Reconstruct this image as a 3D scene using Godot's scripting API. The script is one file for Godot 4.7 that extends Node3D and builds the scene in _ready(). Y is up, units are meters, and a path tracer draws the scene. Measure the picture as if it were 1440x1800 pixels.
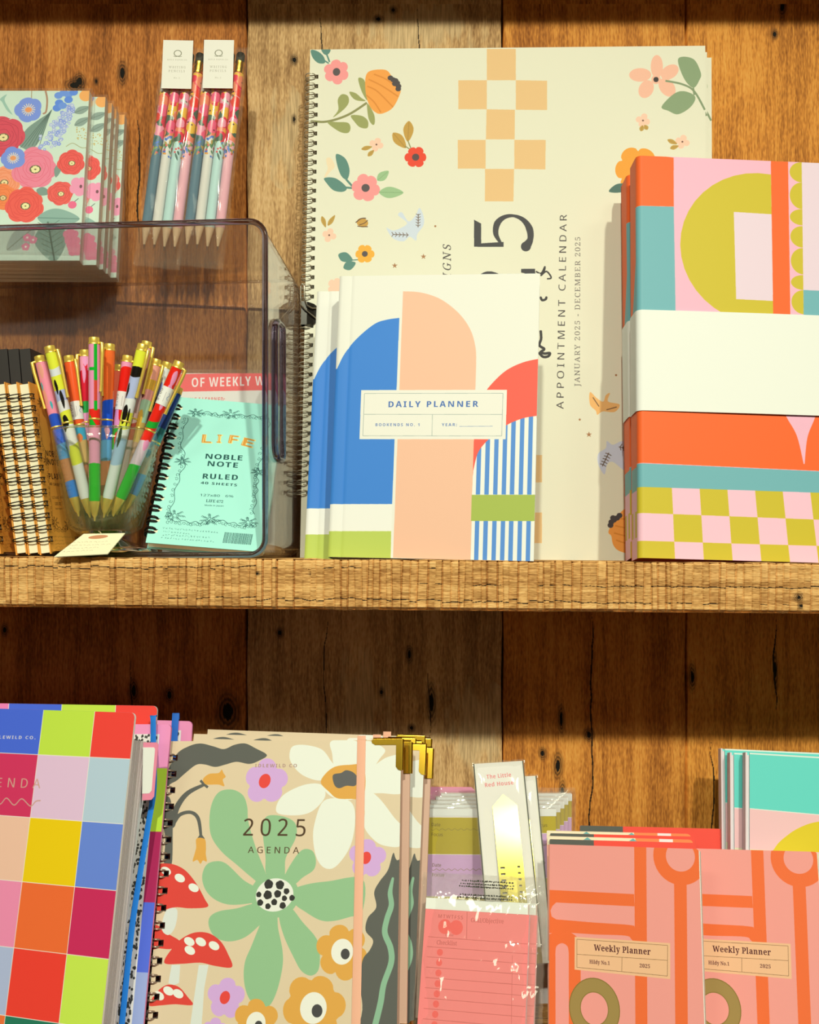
extends Node3D
# A stationery shop: reclaimed-wood shelving with calendars, planners, pens and notebooks.
# Units are metres, y is up; y = 0 is the camera's height, z = 0 the front edge of the middle shelf.

var mats := {}
var taken := {}
var rng := RandomNumberGenerator.new()

# ---------------------------------------------------------------- printing: flat artwork drawn in millimetres
# names a colour as it looks under the shop's warm lamps: the pigment is that colour with the lamps' tint taken out
class Art:
	var im: Image
	var s: float
	var clip := PackedVector2Array()
	func _init(w: float, h: float, ppm: float, bg: String):
		s = ppm * 2.0
		im = Image.create(int(ceil(w * ppm)) * 2, int(ceil(h * ppm)) * 2, false, Image.FORMAT_RGB8)
		im.fill(_h(bg))
	static var inks := {}
	static func _h(c: String) -> Color:
		if not inks.has(c):
			inks[c] = hue_of(c)
		return inks[c]
	# a colour is written as its red, green and blue; a leading @ means the colour as it looks under the shop's warm lamps,
	# whose tint is taken out again to give the pigment
	static func hue_of(c: String) -> Color:
		var n := c.trim_prefix("@").split(" ")
		var k := Color8(int(n[0]), int(n[1]), int(n[2]))
		if not c.begins_with("@"):
			return k
		k = k.srgb_to_linear()
		var w := Color8(230, 228, 197).srgb_to_linear()
		return Color(minf(0.88, k.r / w.r * 0.75), minf(0.88, k.g / w.g * 0.75), minf(0.88, k.b / w.b * 0.75)).linear_to_srgb()
	static func pts(a) -> PackedVector2Array:
		if a is PackedVector2Array:
			return a
		var p := PackedVector2Array()
		for i in range(0, a.size() - 1, 2):
			p.append(Vector2(a[i], a[i + 1]))
		return p
	func raw(p: PackedVector2Array, c: Color) -> void:
		var n := p.size()
		if n < 3:
			return
		var lo := 1e9
		var hi := -1e9
		for q in p:
			lo = minf(lo, q.y)
			hi = maxf(hi, q.y)
		for y in range(maxi(0, int(floor(lo * s - 0.5))), mini(im.get_height() - 1, int(ceil(hi * s))) + 1):
			var yc := (y + 0.5) / s
			var xs := []
			for i in n:
				var a := p[i]
				var b := p[(i + 1) % n]
				if (a.y <= yc) != (b.y <= yc):
					xs.append(a.x + (yc - a.y) / (b.y - a.y) * (b.x - a.x))
			xs.sort()
			for k in range(0, xs.size() - 1, 2):
				var x0 := roundi(xs[k] * s)
				var x1 := roundi(xs[k + 1] * s)
				if x1 > x0:
					im.fill_rect(Rect2i(x0, y, x1 - x0, 1), c)
	func poly(a, c: String) -> void:
		var p := pts(a)
		if clip.size() > 2:
			for q in Geometry2D.intersect_polygons(p, clip):
				raw(q, _h(c))
		else:
			raw(p, _h(c))
	static func curve(a, closed := true, k := 6) -> PackedVector2Array:
		var p := pts(a)
		var o := PackedVector2Array()
		var n := p.size()
		for i in (n if closed else n - 1):
			var p0 := p[(i - 1 + n) % n] if closed else p[maxi(i - 1, 0)]
			var p3 := p[(i + 2) % n] if closed else p[mini(i + 2, n - 1)]
			for j in k:
				o.append(p[i].cubic_interpolate(p[(i + 1) % n], p0, p3, float(j) / k))
		if not closed:
			o.append(p[n - 1])
		return o
	func blob(a, c: String) -> void:
		poly(curve(a), c)
	func rect(x: float, y: float, w: float, h: float, c: String) -> void:
		poly([x, y, x + w, y, x + w, y + h, x, y + h], c)
	func dot(x: float, y: float, rx: float, ry: float, c: String, turn := 0.0) -> void:
		var p := PackedVector2Array()
		var n := 40 if maxf(rx, ry) > 2.0 else 16
		for i in n:
			p.append(Vector2(x, y) + Vector2(cos(TAU * i / n) * rx, sin(TAU * i / n) * ry).rotated(deg_to_rad(turn)))
		poly(p, c)
	func flower(x: float, y: float, r: float, lobes: int, depth: float, c: String, turn := 0.0) -> void:
		var p := PackedVector2Array()
		for i in 60:
			var t := TAU * i / 60
			var k := absf(cos(lobes * (t - turn) / 2.0))
			p.append(Vector2(x, y) + Vector2.from_angle(t) * r * (1.0 - depth + depth * sqrt(k)) * (1.0 + 0.03 * sin(3.0 * t + x)))
		poly(p, c)
	func leaf(a: Array, wide: float, c: String, vein := "") -> void:
		var u := Vector2(a[0], a[1])
		var v := Vector2(a[2], a[3])
		var side := (v - u).orthogonal().normalized() * wide
		poly(curve([u.x, u.y, u.lerp(v, 0.3).x + side.x * 0.9, u.lerp(v, 0.3).y + side.y * 0.9, u.lerp(v, 0.65).x + side.x * 0.8, u.lerp(v, 0.65).y + side.y * 0.8, v.x, v.y,
			u.lerp(v, 0.65).x - side.x * 0.8, u.lerp(v, 0.65).y - side.y * 0.8, u.lerp(v, 0.3).x - side.x * 0.9, u.lerp(v, 0.3).y - side.y * 0.9]), c)
		if vein:
			line([u.x, u.y, v.x, v.y], maxf(0.25, wide * 0.1), vein)
	func line(a, wide: float, c: String, smooth := false) -> void:
		var p := curve(a, false) if smooth else pts(a)
		for i in p.size() - 1:
			var d := (p[i + 1] - p[i]).orthogonal().normalized() * wide / 2.0
			poly(PackedVector2Array([p[i] + d, p[i + 1] + d, p[i + 1] - d, p[i] - d]), c)
			if wide > 0.5 and i > 0:
				dot(p[i].x, p[i].y, wide / 2.0, wide / 2.0, c)
	func brush(a, widths: Array, c: String) -> void:     # a smooth stroke whose width changes from point to point
		var p := curve(a, false)
		var l := PackedVector2Array()
		var r := PackedVector2Array()
		for i in p.size():
			var f := float(i) / (p.size() - 1) * (widths.size() - 1)
			var w: float = lerpf(widths[int(f)], widths[mini(int(f) + 1, widths.size() - 1)], f - int(f)) / 2.0
			var d := (p[mini(i + 1, p.size() - 1)] - p[maxi(i - 1, 0)]).orthogonal().normalized() * w
			l.append(p[i] + d)
			r.append(p[i] - d)
		for i in p.size() - 1:
			poly(PackedVector2Array([l[i], l[i + 1], r[i + 1], r[i]]), c)
		dot(p[0].x, p[0].y, widths[0] / 2.0, widths[0] / 2.0, c)
		dot(p[-1].x, p[-1].y, widths[-1] / 2.0, widths[-1] / 2.0, c)
	static var fonts := {}
	static func font(kind: String, gap: int) -> Font:
		var key := kind + str(gap)
		if not fonts.has(key):
			var f := SystemFont.new()
			f.font_names = PackedStringArray(["Droid Serif" if kind.begins_with("serif") else "Droid Sans Mono" if kind.begins_with("mono") else "Droid Sans"])
			f.font_weight = 700 if kind.ends_with("bold") else 400
			var v := FontVariation.new()
			v.base_font = f
			v.spacing_glyph = gap
			fonts[key] = v
		return fonts[key]
	# writes along the line from (a0, a1) to (a2, a3), stretched to fill it; cap height in mm; lean slants the letters; gap is letter spacing
	func text(t: String, a: Array, cap: float, c: String, kind := "sans", gap := 0, slant := 0.0) -> void:
		var m := TextMesh.new()
		m.font = font(kind, gap)
		m.font_size = 64
		m.pixel_size = 1.0
		m.depth = 0.0
		m.curve_step = 3.0
		m.text = t
		var g := m.get_mesh_arrays()
		var v: PackedVector3Array = g[Mesh.ARRAY_VERTEX]
		var ix: PackedInt32Array = g[Mesh.ARRAY_INDEX]
		var lo := 1e9
		var hi := -1e9
		for q in v:
			lo = minf(lo, q.x)
			hi = maxf(hi, q.x)
		m.text = "H"
		var hb := m.get_aabb()
		var base := hb.position.y
		var tall := hb.size.y
		var u := Vector2(a[0], a[1])
		var along := Vector2(a[2], a[3]) - u
		var across := along.orthogonal().normalized()
		if along.x * across.y - along.y * across.x > 0:
			across = -across
		var w := PackedVector2Array()
		for q in v:
			var h := (q.y - base) / tall * cap
			w.append(u + along * ((q.x - lo) / (hi - lo)) + across * h + along.normalized() * h * slant)
		for i in range(0, ix.size(), 3):
			poly(PackedVector2Array([w[ix[i]], w[ix[i + 1]], w[ix[i + 2]]]), c)
	func tex() -> ImageTexture:
		im.shrink_x2()
		return ImageTexture.create_from_image(im)

# ---------------------------------------------------------------- mesh building
class MB:
	var v := PackedVector3Array()
	var n := PackedVector3Array()
	var uv := PackedVector2Array()
	var ix := PackedInt32Array()
	var x := Transform3D()
	func vert(p: Vector3, nn: Vector3, t := Vector2.ZERO) -> int:
		v.append(x * p)
		n.append((x.basis * nn).normalized())
		uv.append(t)
		return v.size() - 1
	func tri(a: int, b: int, c: int) -> void:
		if (v[b] - v[a]).cross(v[c] - v[a]).dot(n[a] + n[b] + n[c]) > 0.0:
			ix.append_array([a, c, b])
		else:
			ix.append_array([a, b, c])
	func quad(a: int, b: int, c: int, d: int) -> void:
		tri(a, b, c)
		tri(a, c, d)
	func face(p: Array, nn: Vector3, t := []) -> void:
		var k := []
		for i in p.size():
			k.append(vert(p[i], nn, t[i] if t else Vector2(p[i].x, p[i].y)))
		for i in range(1, p.size() - 1):
			tri(k[0], k[i], k[i + 1])
	func box(c: Vector3, s: Vector3, cut := 0.0) -> void:
		var h := s / 2.0
		var k := h - Vector3.ONE * cut
		for ax in 3:
			for sg in [-1.0, 1.0]:
				var u := (ax + 1) % 3
				var w := (ax + 2) % 3
				var nn := Vector3.ZERO
				nn[ax] = sg
				var q := []
				for e in [[-1, -1], [1, -1], [1, 1], [-1, 1]]:
					var p := Vector3.ZERO
					p[ax] = sg * h[ax]
					p[u] = e[0] * k[u]
					p[w] = e[1] * k[w]
					q.append(c + p)
				face(q, nn)
				if cut > 0.0 and sg > 0:
					pass
		if cut > 0.0:
			for ax in 3:
				var u := (ax + 1) % 3
				var w := (ax + 2) % 3
				for e in [[-1, -1], [1, -1], [1, 1], [-1, 1]]:
					var nn := Vector3.ZERO
					nn[u] = e[0]
					nn[w] = e[1]
					var q := []
					for f in [[-1, 0], [1, 0], [1, 1], [-1, 1]]:
						var p := Vector3.ZERO
						p[ax] = f[0] * k[ax]
						p[u] = e[0] * (h[u] if f[1] == 0 else k[u])
						p[w] = e[1] * (k[w] if f[1] == 0 else h[w])
						q.append(c + p)
					face(q, nn.normalized())
			for e in 8:
				var sg := Vector3(1 if e & 1 else -1, 1 if e & 2 else -1, 1 if e & 4 else -1)
				face([c + sg * Vector3(h.x, k.y, k.z), c + sg * Vector3(k.x, h.y, k.z), c + sg * Vector3(k.x, k.y, h.z)], sg.normalized())
	func tube(p: Array, r, sides := 8, closed := false) -> void:
		var rows := []
		var up := Vector3.ZERO
		var m := p.size()
		for i in m:
			var d: Vector3 = (p[(i + 1) % m] - p[(i - 1 + m) % m]) if closed else (p[mini(i + 1, m - 1)] - p[maxi(i - 1, 0)])
			d = d.normalized()
			if up == Vector3.ZERO:
				up = d.cross(Vector3.RIGHT if absf(d.x) < 0.8 else Vector3.UP).normalized()
			up = (up - d * up.dot(d)).normalized()
			var side := d.cross(up)
			var rr: float = r[i] if r is Array else r
			var row := []
			for j in sides:
				var q := up * cos(TAU * j / sides) + side * sin(TAU * j / sides)
				row.append(vert(p[i] + q * rr, q, Vector2(float(j) / sides, float(i) / m)))
			rows.append(row)
		for i in (m if closed else m - 1):
			for j in sides:
				var a = rows[i]
				var b = rows[(i + 1) % m]
				quad(a[j], a[(j + 1) % sides], b[(j + 1) % sides], b[j])
		if not closed:
			for e in [0, m - 1]:
				var q := []
				for j in sides:
					q.append(x.affine_inverse() * v[rows[e][j]])
				face(q, (p[e] - p[1 if e == 0 else m - 2]).normalized())
	# a profile of (radius, height) turned round the y axis; u runs round, v along the height
	func lathe(p: Array, seg := 24, sharp := 0.5) -> void:
		var lo: float = p[0].y
		var hi: float = p[0].y
		for q in p:
			lo = minf(lo, q.y)
			hi = maxf(hi, q.y)
		for i in p.size() - 1:
			var a: Vector2 = p[i]
			var b: Vector2 = p[i + 1]
			if a.distance_to(b) < 1e-7:
				continue
			var d := Vector2(b.y - a.y, a.x - b.x).normalized()
			var da := d
			var db := d
			if i > 0:
				var e := Vector2(a.y - p[i - 1].y, p[i - 1].x - a.x).normalized()
				if e.dot(d) > sharp:
					da = (d + e).normalized()
			if i < p.size() - 2:
				var e := Vector2(p[i + 2].y - b.y, b.x - p[i + 2].x).normalized()
				if e.dot(d) > sharp:
					db = (d + e).normalized()
			var ra := []
			var rb := []
			for j in seg + 1:
				var t := TAU * j / seg
				var c := Vector3(cos(t), 0, sin(t))
				ra.append(vert(Vector3(c.x * a.x, a.y, c.z * a.x), Vector3(c.x * da.x, da.y, c.z * da.x), Vector2(float(j) / seg, 1.0 - (a.y - lo) / (hi - lo))))
				rb.append(vert(Vector3(c.x * b.x, b.y, c.z * b.x), Vector3(c.x * db.x, db.y, c.z * db.x), Vector2(float(j) / seg, 1.0 - (b.y - lo) / (hi - lo))))
			for j in seg:
				quad(ra[j], ra[j + 1], rb[j + 1], rb[j])

static func surf(parts: Array) -> ArrayMesh:     # [[MB, material], ...] -> one mesh, one surface each
	var m := ArrayMesh.new()
	for p in parts:
		var b: MB = p[0]
		if b.ix.is_empty():
			continue
		var a := []
		a.resize(Mesh.ARRAY_MAX)
		a[Mesh.ARRAY_VERTEX] = b.v
		a[Mesh.ARRAY_NORMAL] = b.n
		a[Mesh.ARRAY_TEX_UV] = b.uv
		a[Mesh.ARRAY_INDEX] = b.ix
		m.add_surface_from_arrays(Mesh.PRIMITIVE_TRIANGLES, a)
		m.surface_set_material(m.get_surface_count() - 1, p[1])
	return m

# a flat sheet or board: the front at z = 0 carries the print (uv 0..1 across w x h), the body reaches back to z = -t; corner radii: bl, br, tr, tl
static func outline(w: float, h: float, rad: Array, o := Vector2.ZERO) -> PackedVector2Array:
	var p := PackedVector2Array()
	var cs := [Vector2(0, 0), Vector2(w, 0), Vector2(w, h), Vector2(0, h)]
	for i in 4:
		var r: float = rad[i]
		if r <= 0.0:
			p.append(o + cs[i])
			continue
		var c: Vector2 = cs[i] + Vector2(r if i == 0 or i == 3 else -r, r if i < 2 else -r)
		for j in 7:
			p.append(o + c + Vector2.from_angle(PI + PI / 2 * (i + j / 6.0)) * r)
	return p

static func plate(w: float, h: float, t: float, front: Material, rest: Material, rad := [0, 0, 0, 0], holes := []) -> ArrayMesh:
	var f := MB.new()
	var b := MB.new()
	var to_uv := func(q: Vector2) -> Vector2: return Vector2(q.x / w, 1.0 - q.y / h)
	var left := 0.0
	if holes:          # [x0, x1, half height, ys...]: square punched holes along the left edge
		left = holes[1]
		var y0 := 0.0
		var rects := [[0.0, holes[0], 0.0, h]]
		for i in range(3, holes.size()):
			rects.append([holes[0], holes[1], y0, holes[i] - holes[2]])
			y0 = holes[i] + holes[2]
		rects.append([holes[0], holes[1], y0, h])
		for r in rects:
			var q := []
			var tq := []
			for c in [Vector2(r[0], r[2]), Vector2(r[1], r[2]), Vector2(r[1], r[3]), Vector2(r[0], r[3])]:
				q.append(Vector3(c.x, c.y, 0))
				tq.append(to_uv.call(c))
			f.face(q, Vector3.BACK, tq)
	var poly := outline(w - left, h, rad, Vector2(left, 0))
	var tri := Geometry2D.triangulate_polygon(poly)
	var k := []
	for q in poly:
		k.append(f.vert(Vector3(q.x, q.y, 0), Vector3.BACK, to_uv.call(q)))
	for i in range(0, tri.size(), 3):
		f.tri(k[tri[i]], k[tri[i + 1]], k[tri[i + 2]])
	if not holes:
		k = []
		for q in poly:
			k.append(b.vert(Vector3(q.x, q.y, -t), Vector3.FORWARD))
		for i in range(0, tri.size(), 3):
			b.tri(k[tri[i]], k[tri[i + 1]], k[tri[i + 2]])
	var whole := outline(w, h, rad)
	for i in whole.size():
		var a := whole[i]
		var c := whole[(i + 1) % whole.size()]
		var nn := (c - a).orthogonal().normalized()
		b.face([Vector3(a.x, a.y, 0), Vector3(c.x, c.y, 0), Vector3(c.x, c.y, -t), Vector3(a.x, a.y, -t)], Vector3(nn.x, nn.y, 0) * (1.0 if nn.dot((a + c) / 2.0 - Vector2(w, h) / 2.0) > 0 else -1.0))
	return surf([[f, front], [b, rest]])

static func box_mesh(lo: Vector3, hi: Vector3, m: Material, cut := 0.0) -> ArrayMesh:
	var b := MB.new()
	b.box((lo + hi) / 2.0, hi - lo, cut)
	return surf([[b, m]])

# twin-loop wire: at each height two loops pass through the hole at x = hole and round the edge at x = 0
static func wire(ys: Array, hole: float, out: float, front: float, back: float, r: float, m: Material, twin := 0.0013) -> ArrayMesh:
	var b := MB.new()
	for y in ys:
		for s in [-1.0, 1.0]:
			var p := []
			var cx := (hole - out) / 2.0
			var rx := (hole + out) / 2.0
			var cz := (front - back) / 2.0
			var rz := (front + back) / 2.0
			for i in 14:
				var t := TAU * i / 14
				p.append(Vector3(cx + cos(t) * rx, y + s * (twin + 0.0006 * sin(t)), cz + sin(t) * rz))
			b.tube(p, r, 6, true)
	return surf([[b, m]])

# ---------------------------------------------------------------- naming
func numbered(called: String) -> String:
	taken[called] = taken.get(called, -1) + 1
	return called if taken[called] == 0 else "%s_%03d" % [called, taken[called]]

func tag(o: Node3D, label: String, category: String, group := "") -> Node3D:
	o.set_meta("label", label)
	o.set_meta("category", category)
	if group:
		o.set_meta("group", group)
	return o

func thing(called: String, label: String, category: String, at := Transform3D(), group := "") -> Node3D:
	var o := Node3D.new()
	o.name = numbered(called)
	o.transform = at
	add_child(o)
	return tag(o, label, category, group)

func part(called: String, m: Mesh, parent: Node3D, at := Transform3D()) -> MeshInstance3D:
	var o := MeshInstance3D.new()
	o.name = called if parent != self else numbered(called)
	o.mesh = m
	o.transform = at
	parent.add_child(o, true)
	return o

func struct(called: String, m: Mesh, at := Transform3D()) -> MeshInstance3D:
	var o := part(called, m, self, at)
	o.set_meta("kind", "structure")
	return o

func again(o: Node3D, label: String, at: Transform3D) -> Node3D:    # a copy of a thing with its parts
	var c: Node3D = o.duplicate()
	var called := String(o.name)
	if called.right(4).begins_with("_") and called.right(3).is_valid_int():
		called = called.left(-4)
	c.name = numbered(called)
	add_child(c)
	c.transform = at
	c.set_meta("label", label)
	return c

static func pose(x: float, y: float, z: float, yaw := 0.0, lean := 0.0, roll := 0.0) -> Transform3D:
	return Transform3D(Basis(Vector3.UP, deg_to_rad(yaw)) * Basis(Vector3.RIGHT, deg_to_rad(-lean)) * Basis(Vector3.BACK, deg_to_rad(roll)), Vector3(x, y, z))

static func at(x: float, y: float, z: float) -> Transform3D:
	return Transform3D(Basis(), Vector3(x, y, z))

# ---------------------------------------------------------------- materials
func paint(c: String, rough := 0.6, metal := 0.0) -> StandardMaterial3D:
	var key := c + str(rough) + str(metal)
	if not mats.has(key):
		var m := StandardMaterial3D.new()
		m.albedo_color = Art.hue_of(c)
		m.roughness = rough
		m.metallic = metal
		mats[key] = m
	return mats[key]

func printed(t: Texture2D, rough := 0.5, coat := 0.0) -> StandardMaterial3D:
	var m := StandardMaterial3D.new()
	m.albedo_texture = t
	m.roughness = rough
	m.metallic_specular = 0.32
	if coat > 0.0:
		m.clearcoat_enabled = true
		m.clearcoat = coat
		m.clearcoat_roughness = 0.15
	return m

func film(c: String, alpha: float, rough := 0.05, shine := 0.5) -> StandardMaterial3D:     # thin clear plastic
	var key := "film" + c + str(alpha) + str(rough) + str(shine)
	if not mats.has(key):
		var m := StandardMaterial3D.new()
		m.transparency = BaseMaterial3D.TRANSPARENCY_ALPHA
		m.albedo_color = Color(Art.hue_of(c), alpha)
		m.roughness = rough
		m.metallic_specular = shine
		mats[key] = m
	return mats[key]

func solid_clear(c: String, ior := 0.05, alpha := 0.0) -> StandardMaterial3D:     # glass or acrylic with thickness
	var key := "clear" + c + str(ior) + str(alpha)
	if not mats.has(key):
		var m := StandardMaterial3D.new()
		m.refraction_enabled = true
		m.refraction_scale = ior
		m.albedo_color = Color(Art.hue_of(c), alpha)
		m.roughness = 0.02
		mats[key] = m
	return mats[key]

static func gray(seed_: int, w: int, h: int, freq: float, octaves := 3, sx := 1.0, sy := 1.0) -> PackedByteArray:
	var n := FastNoiseLite.new()
	n.seed = seed_
	n.noise_type = FastNoiseLite.TYPE_SIMPLEX_SMOOTH
	n.frequency = freq
	n.fractal_octaves = octaves
	var im := n.get_image(maxi(4, int(w / sx)), maxi(4, int(h / sy)), false, false, false)
	im.resize(w, h, Image.INTERPOLATE_CUBIC)
	return im.get_data()

# Reclaimed wood, grain along the image's height. marks: [x, y, rx, ry] in pixels are knots and nail holes; worn: [x, y, rx, ry] pale scraped patches.
# Returns [colour, height] textures.
static func wood(w: int, h: int, seed_: int, dark: Color, mid: Color, pale: Color, marks := [], worn := [], cracks := []) -> Array:
	var streak := gray(seed_, w, h, 0.03, 4, 1.0, 40.0)
	var fine := gray(seed_ + 1, w, h, 0.22, 2, 1.0, 14.0)
	var fleck := gray(seed_ + 2, w, h, 0.30, 2, 1.0, 4.0)
	var cloud := gray(seed_ + 3, w, h, 0.035, 4, 6.0, 10.0)
	var scuff := gray(seed_ + 4, w, h, 0.05, 4, 1.5, 5.0)
	var wob := gray(seed_ + 5, 8, h, 0.02, 3, 1.0, 3.0)
	var out := PackedByteArray()
	out.resize(w * h * 3)
	var hgt := PackedByteArray()
	hgt.resize(w * h)
	var i := 0
	for y in h:
		var near := []
		for k in marks:
			if absf(y - k[1]) < k[3] * 4.0:
				near.append(k)
		var rub := []
		for k in worn:
			if absf(y - k[1]) < k[3]:
				rub.append(k)
		var cr := []
		for k in cracks:      # [x, y0, y1, width]
			if y > k[1] and y < k[2]:
				cr.append(Vector2(k[0] + (wob[y * 8] - 128.0) * 0.06, k[3] * minf(1.0, minf(y - k[1], k[2] - y) / 60.0)))
		for x in w:
			var s := streak[i] / 255.0
			var f := fine[i] / 255.0
			var g := fleck[i] / 255.0
			var t := 0.5 + (s - 0.5) * 0.65 + (f - 0.5) * 0.55 + (g - 0.5) * 0.6 + (cloud[i] / 255.0 - 0.5) * 0.6
			var d := 0.5 + (f - 0.5) * 0.6 + (g - 0.5) * 0.4
			var c := dark.lerp(mid, clampf(t * 1.7, 0.0, 1.0))
			if t > 0.55:
				c = c.lerp(pale, clampf((t - 0.55) * 1.5, 0.0, 0.75))
			for k in rub:
				var e := 1.0 - Vector2((x - k[0]) / float(k[2]), (y - k[1]) / float(k[3])).length()
				e = clampf((e + (scuff[i] / 255.0 - 0.55) * 1.6) * 2.5, 0.0, 1.0) if e > 0.0 else 0.0
				c = c.lerp(Color(0.62, 0.54, 0.42).lerp(pale, f), e * 0.75)
			for k in near:
				var q := Vector2((x - k[0]) / float(k[2]), (y - k[1]) / float(k[3])).length()
				q += (f - 0.5) * 0.5
				if q < 1.0:
					c = Color(0.035, 0.022, 0.015)
					d = 0.0
				elif q < 3.2:
					c = c.lerp(Color(0.09, 0.05, 0.025), (3.2 - q) / 2.2 * (0.55 + 0.3 * sin(q * 9.0)))
			for k in cr:
				var q := absf(x - k.x)
				if q < k.y:
					c = c.lerp(Color(0.05, 0.03, 0.02), 0.85)
					d = 0.0
			out[i * 3] = clampi(int(c.r * 255.0), 0, 255)
			out[i * 3 + 1] = clampi(int(c.g * 255.0), 0, 255)
			out[i * 3 + 2] = clampi(int(c.b * 255.0), 0, 255)
			hgt[i] = clampi(int(d * 255.0), 0, 255)
			i += 1
	return [ImageTexture.create_from_image(Image.create_from_data(w, h, false, Image.FORMAT_RGB8, out)), ImageTexture.create_from_image(Image.create_from_data(w, h, false, Image.FORMAT_L8, hgt))]

func timber(t: Array, relief: float, rough := 0.75) -> StandardMaterial3D:
	var m := StandardMaterial3D.new()
	m.albedo_texture = t[0]
	m.roughness = rough
	m.metallic_specular = 0.35
	m.heightmap_enabled = true
	m.heightmap_texture = t[1]
	m.heightmap_scale = relief
	return m

func _ready() -> void:
	rng.seed = 7
	# ---- camera
	var cam := Camera3D.new()
	cam.name = "camera"
	cam.projection = Camera3D.PROJECTION_FRUSTUM
	cam.keep_aspect = Camera3D.KEEP_HEIGHT
	cam.near = 0.05
	cam.far = 30.0
	cam.size = 2.0 * 900.0 / 1920.0 * cam.near
	cam.frustum_offset = Vector2(0.0, 65.0 / 1920.0) * cam.near      # a little lens rise: the verticals stay upright
	cam.position = Vector3(0, 0, 0.8)
	add_child(cam)
	cam.current = true
	# ---- surroundings and exposure
	var env := Environment.new()
	env.background_mode = Environment.BG_COLOR
	env.background_color = Color(0.05, 0.045, 0.04)
	env.tonemap_mode = Environment.TONE_MAPPER_LINEAR
	env.tonemap_exposure = 0.255
	env.sdfgi_enabled = true
	env.ssao_enabled = true
	env.ssil_enabled = true
	var we := WorldEnvironment.new()
	we.name = "environment"
	we.environment = env
	add_child(we)
	# ---- the shop's lamps: spotlights on a ceiling track in front of the shelves; further back, two unseen panels added as ambient fill
	var warm := Color(1.0, 0.995, 0.865)
	for s in SPOTS:
		spotlight(Vector3(s[0], s[1], s[2]), Vector3(s[3], s[4], -0.05), s[5], warm, s[6])
	for x in [-1.1, 1.1]:
		ambient_fill_panel(Vector3(x, 1.49, 2.3), PANEL, warm)
	build_room()
	build_shelves()
	upper_right()
	upper_left()
	lower_left()
	lower_right()

const SPOTS := [[0.52, 1.38, 2.10, 0.20, -0.30, 13.4, "ceiling spotlight hung right of the shelf's middle"], [-0.20, 1.38, 2.02, -0.20, -0.32, 12.9, "ceiling spotlight hung almost straight in front of the shelves"]]
const PANEL := 6.0  # strength of the two added ambient fill panels

func spotlight(p: Vector3, aim: Vector3, energy: float, c: Color, label: String) -> void:
	var o := thing("spotlight", label, "lamp", Transform3D(Basis.looking_at(aim - p, Vector3.UP), p), "track spotlights on the shop ceiling")
	var b := MB.new()
	b.lathe([Vector2(0.012, 0.115), Vector2(0.032, 0.11), Vector2(0.04, 0.095), Vector2(0.042, 0.0), Vector2(0.038, 0.0), Vector2(0.036, 0.02), Vector2(0.0, 0.02)], 24)
	var turn := Transform3D(Basis(Vector3.RIGHT, PI / 2), Vector3.ZERO)       # the can's axis points back along +z
	part("housing", surf([[b, paint("42 40 38", 0.4, 0.6)]]), o, turn)
	var glow := StandardMaterial3D.new()
	glow.albedo_color = Color(0.9, 0.9, 0.85)
	glow.emission_enabled = true
	glow.emission = c
	glow.emission_energy_multiplier = 3.0
	var l := MB.new()
	l.lathe([Vector2(0.0, 0.012), Vector2(0.035, 0.012), Vector2(0.035, 0.008), Vector2(0.0, 0.004)], 24)
	part("lens", surf([[l, glow]]), o, turn)
	var stem := MB.new()
	stem.tube([Vector3(0, 0.02, 0.06), Vector3(0, 0.1, 0.03)], 0.008, 10)
	part("stem", surf([[stem, paint("42 40 38", 0.4, 0.6)]]), o)
	var s := SpotLight3D.new()
	s.name = "light"
	s.light_color = c
	s.light_energy = energy
	s.light_size = 0.035
	s.spot_angle = 33.0
	s.spot_angle_attenuation = 1.0
	s.spot_range = 12.0
	s.spot_attenuation = 2.0
	s.shadow_enabled = true
	s.position = Vector3(0, 0, -0.004)
	o.add_child(s)

func ambient_fill_panel(p: Vector3, energy: float, c: Color) -> void:  # added out of view to raise the ambient light on the shelves
	var o := thing("ceiling_panel_lamp", "square fill panel added at the ceiling for ambient light, the %s one of the pair" % ("left" if p.x < 0 else "right"), "lamp", Transform3D(Basis(), p))
	part("frame", box_mesh(Vector3(-0.31, -0.01, -0.31), Vector3(0.31, 0.01, 0.31), paint("221 218 210", 0.5)), o)
	var glow := StandardMaterial3D.new()
	glow.albedo_color = Color(0.9, 0.9, 0.88)
	glow.emission_enabled = true
	glow.emission = c
	glow.emission_energy_multiplier = 2.0
	part("diffuser", box_mesh(Vector3(-0.29, -0.014, -0.29), Vector3(0.29, -0.009, 0.29), glow), o)
	var a := AreaLight3D.new()
	a.name = "light"
	a.area_size = Vector2(0.56, 0.56)
	a.light_color = c
	a.light_energy = energy
	a.area_range = 12.0
	a.area_attenuation = 2.0
	a.shadow_enabled = true
	a.transform = Transform3D(Basis(Vector3.RIGHT, -PI / 2), Vector3(0, -0.018, 0))
	o.add_child(a)

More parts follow.
